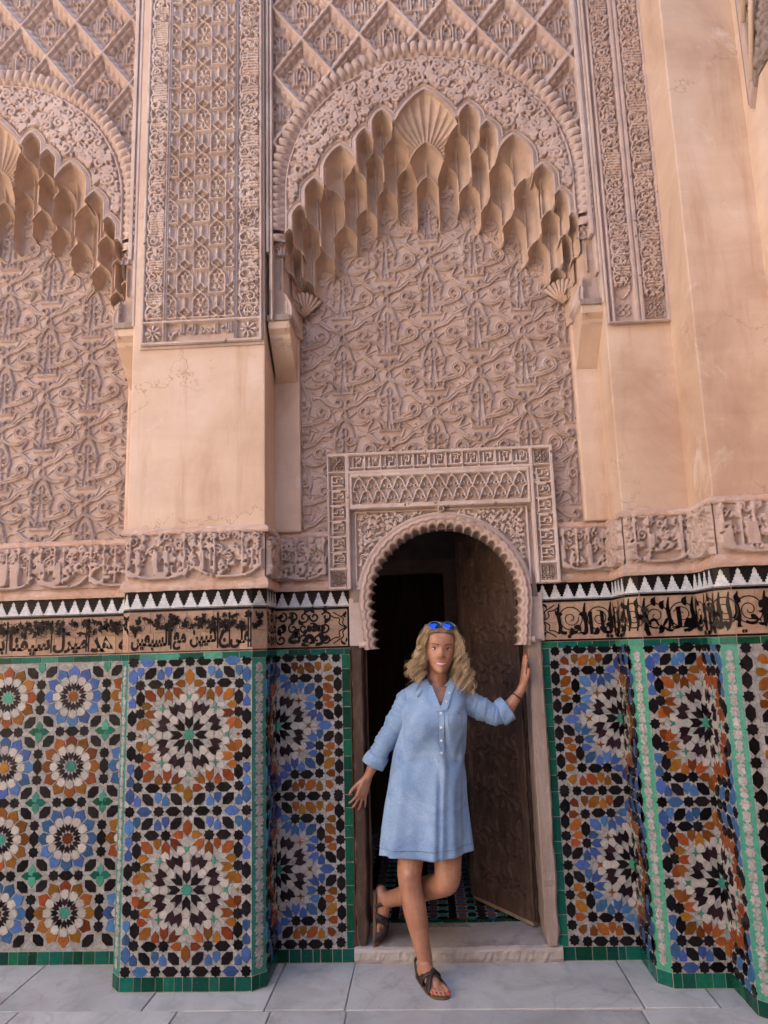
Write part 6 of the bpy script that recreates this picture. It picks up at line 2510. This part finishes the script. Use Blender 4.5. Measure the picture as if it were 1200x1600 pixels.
# scalp cap so no skin shows through
g = Geo()
nc, nrg = 40, 16
capv = []
for j in range(nrg + 1):
    for i in range(nc):
        a = 2 * PI * i / nc
        front = math.sin(a)
        z0 = .182 if front > .35 else (.10 if front > -.1 else .045)
        z0 = np.interp(front, [-1, -.2, .15, .45, .75, 1], [.04, .05, .10, .150, .178, .186])
        z = z0 + (.2247 - z0) * (j / nrg) ** .8
        x, y, _ = head_point(a, z)
        k = 1.045
        capv.append(tuple(hw(x * k, y * (1.02 if y > 0 else 1.05), z + .004 + .004 * j / nrg)))
b = len(HV)
HV.extend(capv)
HF.extend((b + j * nc + i, b + j * nc + (i + 1) % nc, b + (j + 1) * nc + (i + 1) % nc, b + (j + 1) * nc + i) for j in range(nrg) for i in range(nc))
HT.extend([.12] * len(capv))
for k in range(150):
    s = 1 if rg.random() < .56 else -1
    if k % 9 == 0: s = 0
    # root on the scalp, parting near the middle
    a = rg.uniform(-.55, 1.05) if s else rg.uniform(3.6, 5.8)
    if s:
        ang = a if s > 0 else PI - a
    else: ang = a
    zr = rg.uniform(.13, .222) if math.sin(ang) < .55 else rg.uniform(.190, .222)
    x, y, z = head_point(ang, zr)
    root = np.array([x * 1.05, y * 1.03, z + .003])
    out = np.array([math.cos(ang) * (1. if s else .4), math.sin(ang) * .5, 0])
    side = s if s else rg.choice([-1, 1])
    sp_ = rg.uniform(0, 1)
    rgt = side > 0
    x1 = side * (max(abs(root[0]), .072) + .004 + .020 * sp_)
    x2 = side * (.080 + (.036 if rgt else .022) * sp_ + rg.normal(0, .004))
    x3 = side * ((.066 if rgt else .080) + (.085 if rgt else .075) * sp_ + rg.normal(0, .008))
    ze = rg.uniform(-.14, .0) if rgt else rg.uniform(-.055, .045)
    yb = min(root[1], .050)
    y1, y2, y3 = yb * .9 + rg.normal(0, .006), yb * .55 + rg.normal(0, .012), rg.uniform(-.02, .075) if s else -.08
    if s == 0:
        x1, x2, x3 = root[0] * 1.1, root[0] + rg.normal(0, .03), rg.normal(0, .07); y1, y2, y3 = -.105, -.11, -.10; ze = rg.uniform(-.08, .0)
    z1 = min(root[2] - .03, .135 + rg.uniform(-.01, .02))
    C_ = catmull([root, (x1 * .5 + root[0] * .5, (root[1] + y1) / 2, root[2] + .002 if abs(root[0]) < .05 else root[2] - .01), (x1, y1, z1), (x2, y2, .065 + rg.normal(0, .01)), ((x2 + x3) / 2 + side * .004, (y2 + y3) / 2, (.065 + ze) / 2), (x3, y3, ze)], 9)
    n = len(C_)
    tt = np.linspace(0, 1, n)
    coil = rg.uniform(.009, .021)
    turns = rg.uniform(3.0, 5.5)
    ph = rg.uniform(0, 6)
    am = coil * np.clip((tt - .15) / .6, 0, 1)
    C_ = C_ + np.stack([am * np.cos(2 * PI * turns * tt + ph), am * np.sin(2 * PI * turns * tt + ph), am * .5 * np.sin(2 * PI * turns * tt + ph + 1)], 1)
    # keep out of the face
    for q in C_:
        if q[1] > .03 and q[2] < .185:
            lim = .062 + .004 * (q[2] < .12)
            if abs(q[0]) < lim: q[0] = math.copysign(lim + rg.uniform(0, .006), q[0] if abs(q[0]) > .01 else side)
    t0, t1 = rg.uniform(.04, .22), rg.uniform(.3, 1.0)
    for m_ in range(11 if k % 5 else 4):
        o_ = rg.normal(0, .0042 if k % 5 else .011, 3)
        ph2 = rg.normal(0, .35)
        w_ = np.clip((tt - .05) / .3, .25, 1)[:, None]
        wob = np.stack([am * .35 * np.cos(2 * PI * turns * tt + ph + ph2 + 1), am * .35 * np.sin(2 * PI * turns * tt + ph + ph2), am * 0], 1)
        Q_ = C_ + o_[None] * w_ * (1 + .6 * tt[:, None] ** 3) + wob
        n_end = n - rg.integers(0, 6)
        strand([hw(*q) for q in Q_[:n_end]], rg.uniform(.0010, .0018), .0005, t0, t1 * rg.uniform(.75, 1.15))
# hair drawn back from the forehead, over the cap
for k in range(150):
    t = (k + rg.random()) / 150
    a = R(18 + 144 * t)
    side = 1 if a < R(88) else -1
    z0 = np.interp(math.sin(a), [.15, .45, .75, 1], [.100, .150, .178, .186])
    P_ = []
    for q in np.linspace(0, 1, 9):
        aa = a + side * (-.10 - .9 * q) * (.4 if abs(math.cos(a)) > .6 else 1.)
        zz = z0 + (.222 - z0) * (1 - (1 - q) ** 1.8) * (1 if q < .6 else 1 - (q - .6) * .5)
        x, y, _ = head_point(aa, min(.2235, zz))
        P_.append(hw(x * 1.06, y * (1.035 if y > 0 else 1.06), zz + .006 + .004 * math.sin(q * PI) + rg.normal(0, .0008)))
    strand(P_, rg.uniform(.0014, .0024), .0012, .05, rg.uniform(.2, .6))
g = Geo(); g.v = [W2P(q) for q in HV]; g.f = HF
hm = g.mesh('hair', M['hair'], True)
at = hm.attributes.new('tint', 'FLOAT', 'POINT')
at.data.foreach_set('value', np.array(HT, np.float32))
ho = link('hair', hm, PERSON)
ho['label'] = 'shoulder length curly blond hair'

# --- sunglasses pushed up on the hair ---------------------------------------
gc = hw(0, .052, .222)
SG = thing('sunglasses', tuple(gc), 'blue mirrored sunglasses pushed up on the woman\'s hair', 'sunglasses')
GR = (HR.to_3x3() @ Matrix.Rotation(R(-38), 3, 'X')).to_4x4()
SG.rotation_euler = GR.to_euler()
SG.scale = (1.1, 1.1, 1.1)
for s in (-1, 1):
    pts = [(s * (.031 + .027 * math.cos(a) * (1 + .08 * math.sin(a))), -.004 + .002 * math.cos(a) ** 2, .021 * math.sin(a) - .004 * math.cos(a) * 1) for a in np.linspace(0, 2 * PI, 25)]
    g = Geo()
    g.v = [(s * .031, -.0075, -.001)] + [(x * 1., y, z) for x, y, z in pts[:-1]]
    g.f = [(0, i + 1, (i + 1) % 24 + 1) if s > 0 else (0, (i + 1) % 24 + 1, i + 1) for i in range(24)]
    lo_ = g.obj('lens', M['lens'], SG, smooth=True)
    Geo().tube(pts, .0011, 6, False).obj('rim', M['steel'], SG, smooth=True)
    Geo().tube([(s * .058, 0, .006), (s * .072, .006, .008), (s * .079, .05, .0), (s * .076, .10, -.018)], .0014, 6).obj('temple', M['steel'], SG, smooth=True)
Geo().tube([(-.006, -.003, .008), (0, -.006, .011), (.006, -.003, .008)], .0012, 6).obj('bridge', M['steel'], SG, smooth=True)
Geo().tube([(-.014, -.003, .016), (0, -.005, .0175), (.014, -.003, .016)], .0011, 6).obj('brow_bar', M['steel'], SG, smooth=True)
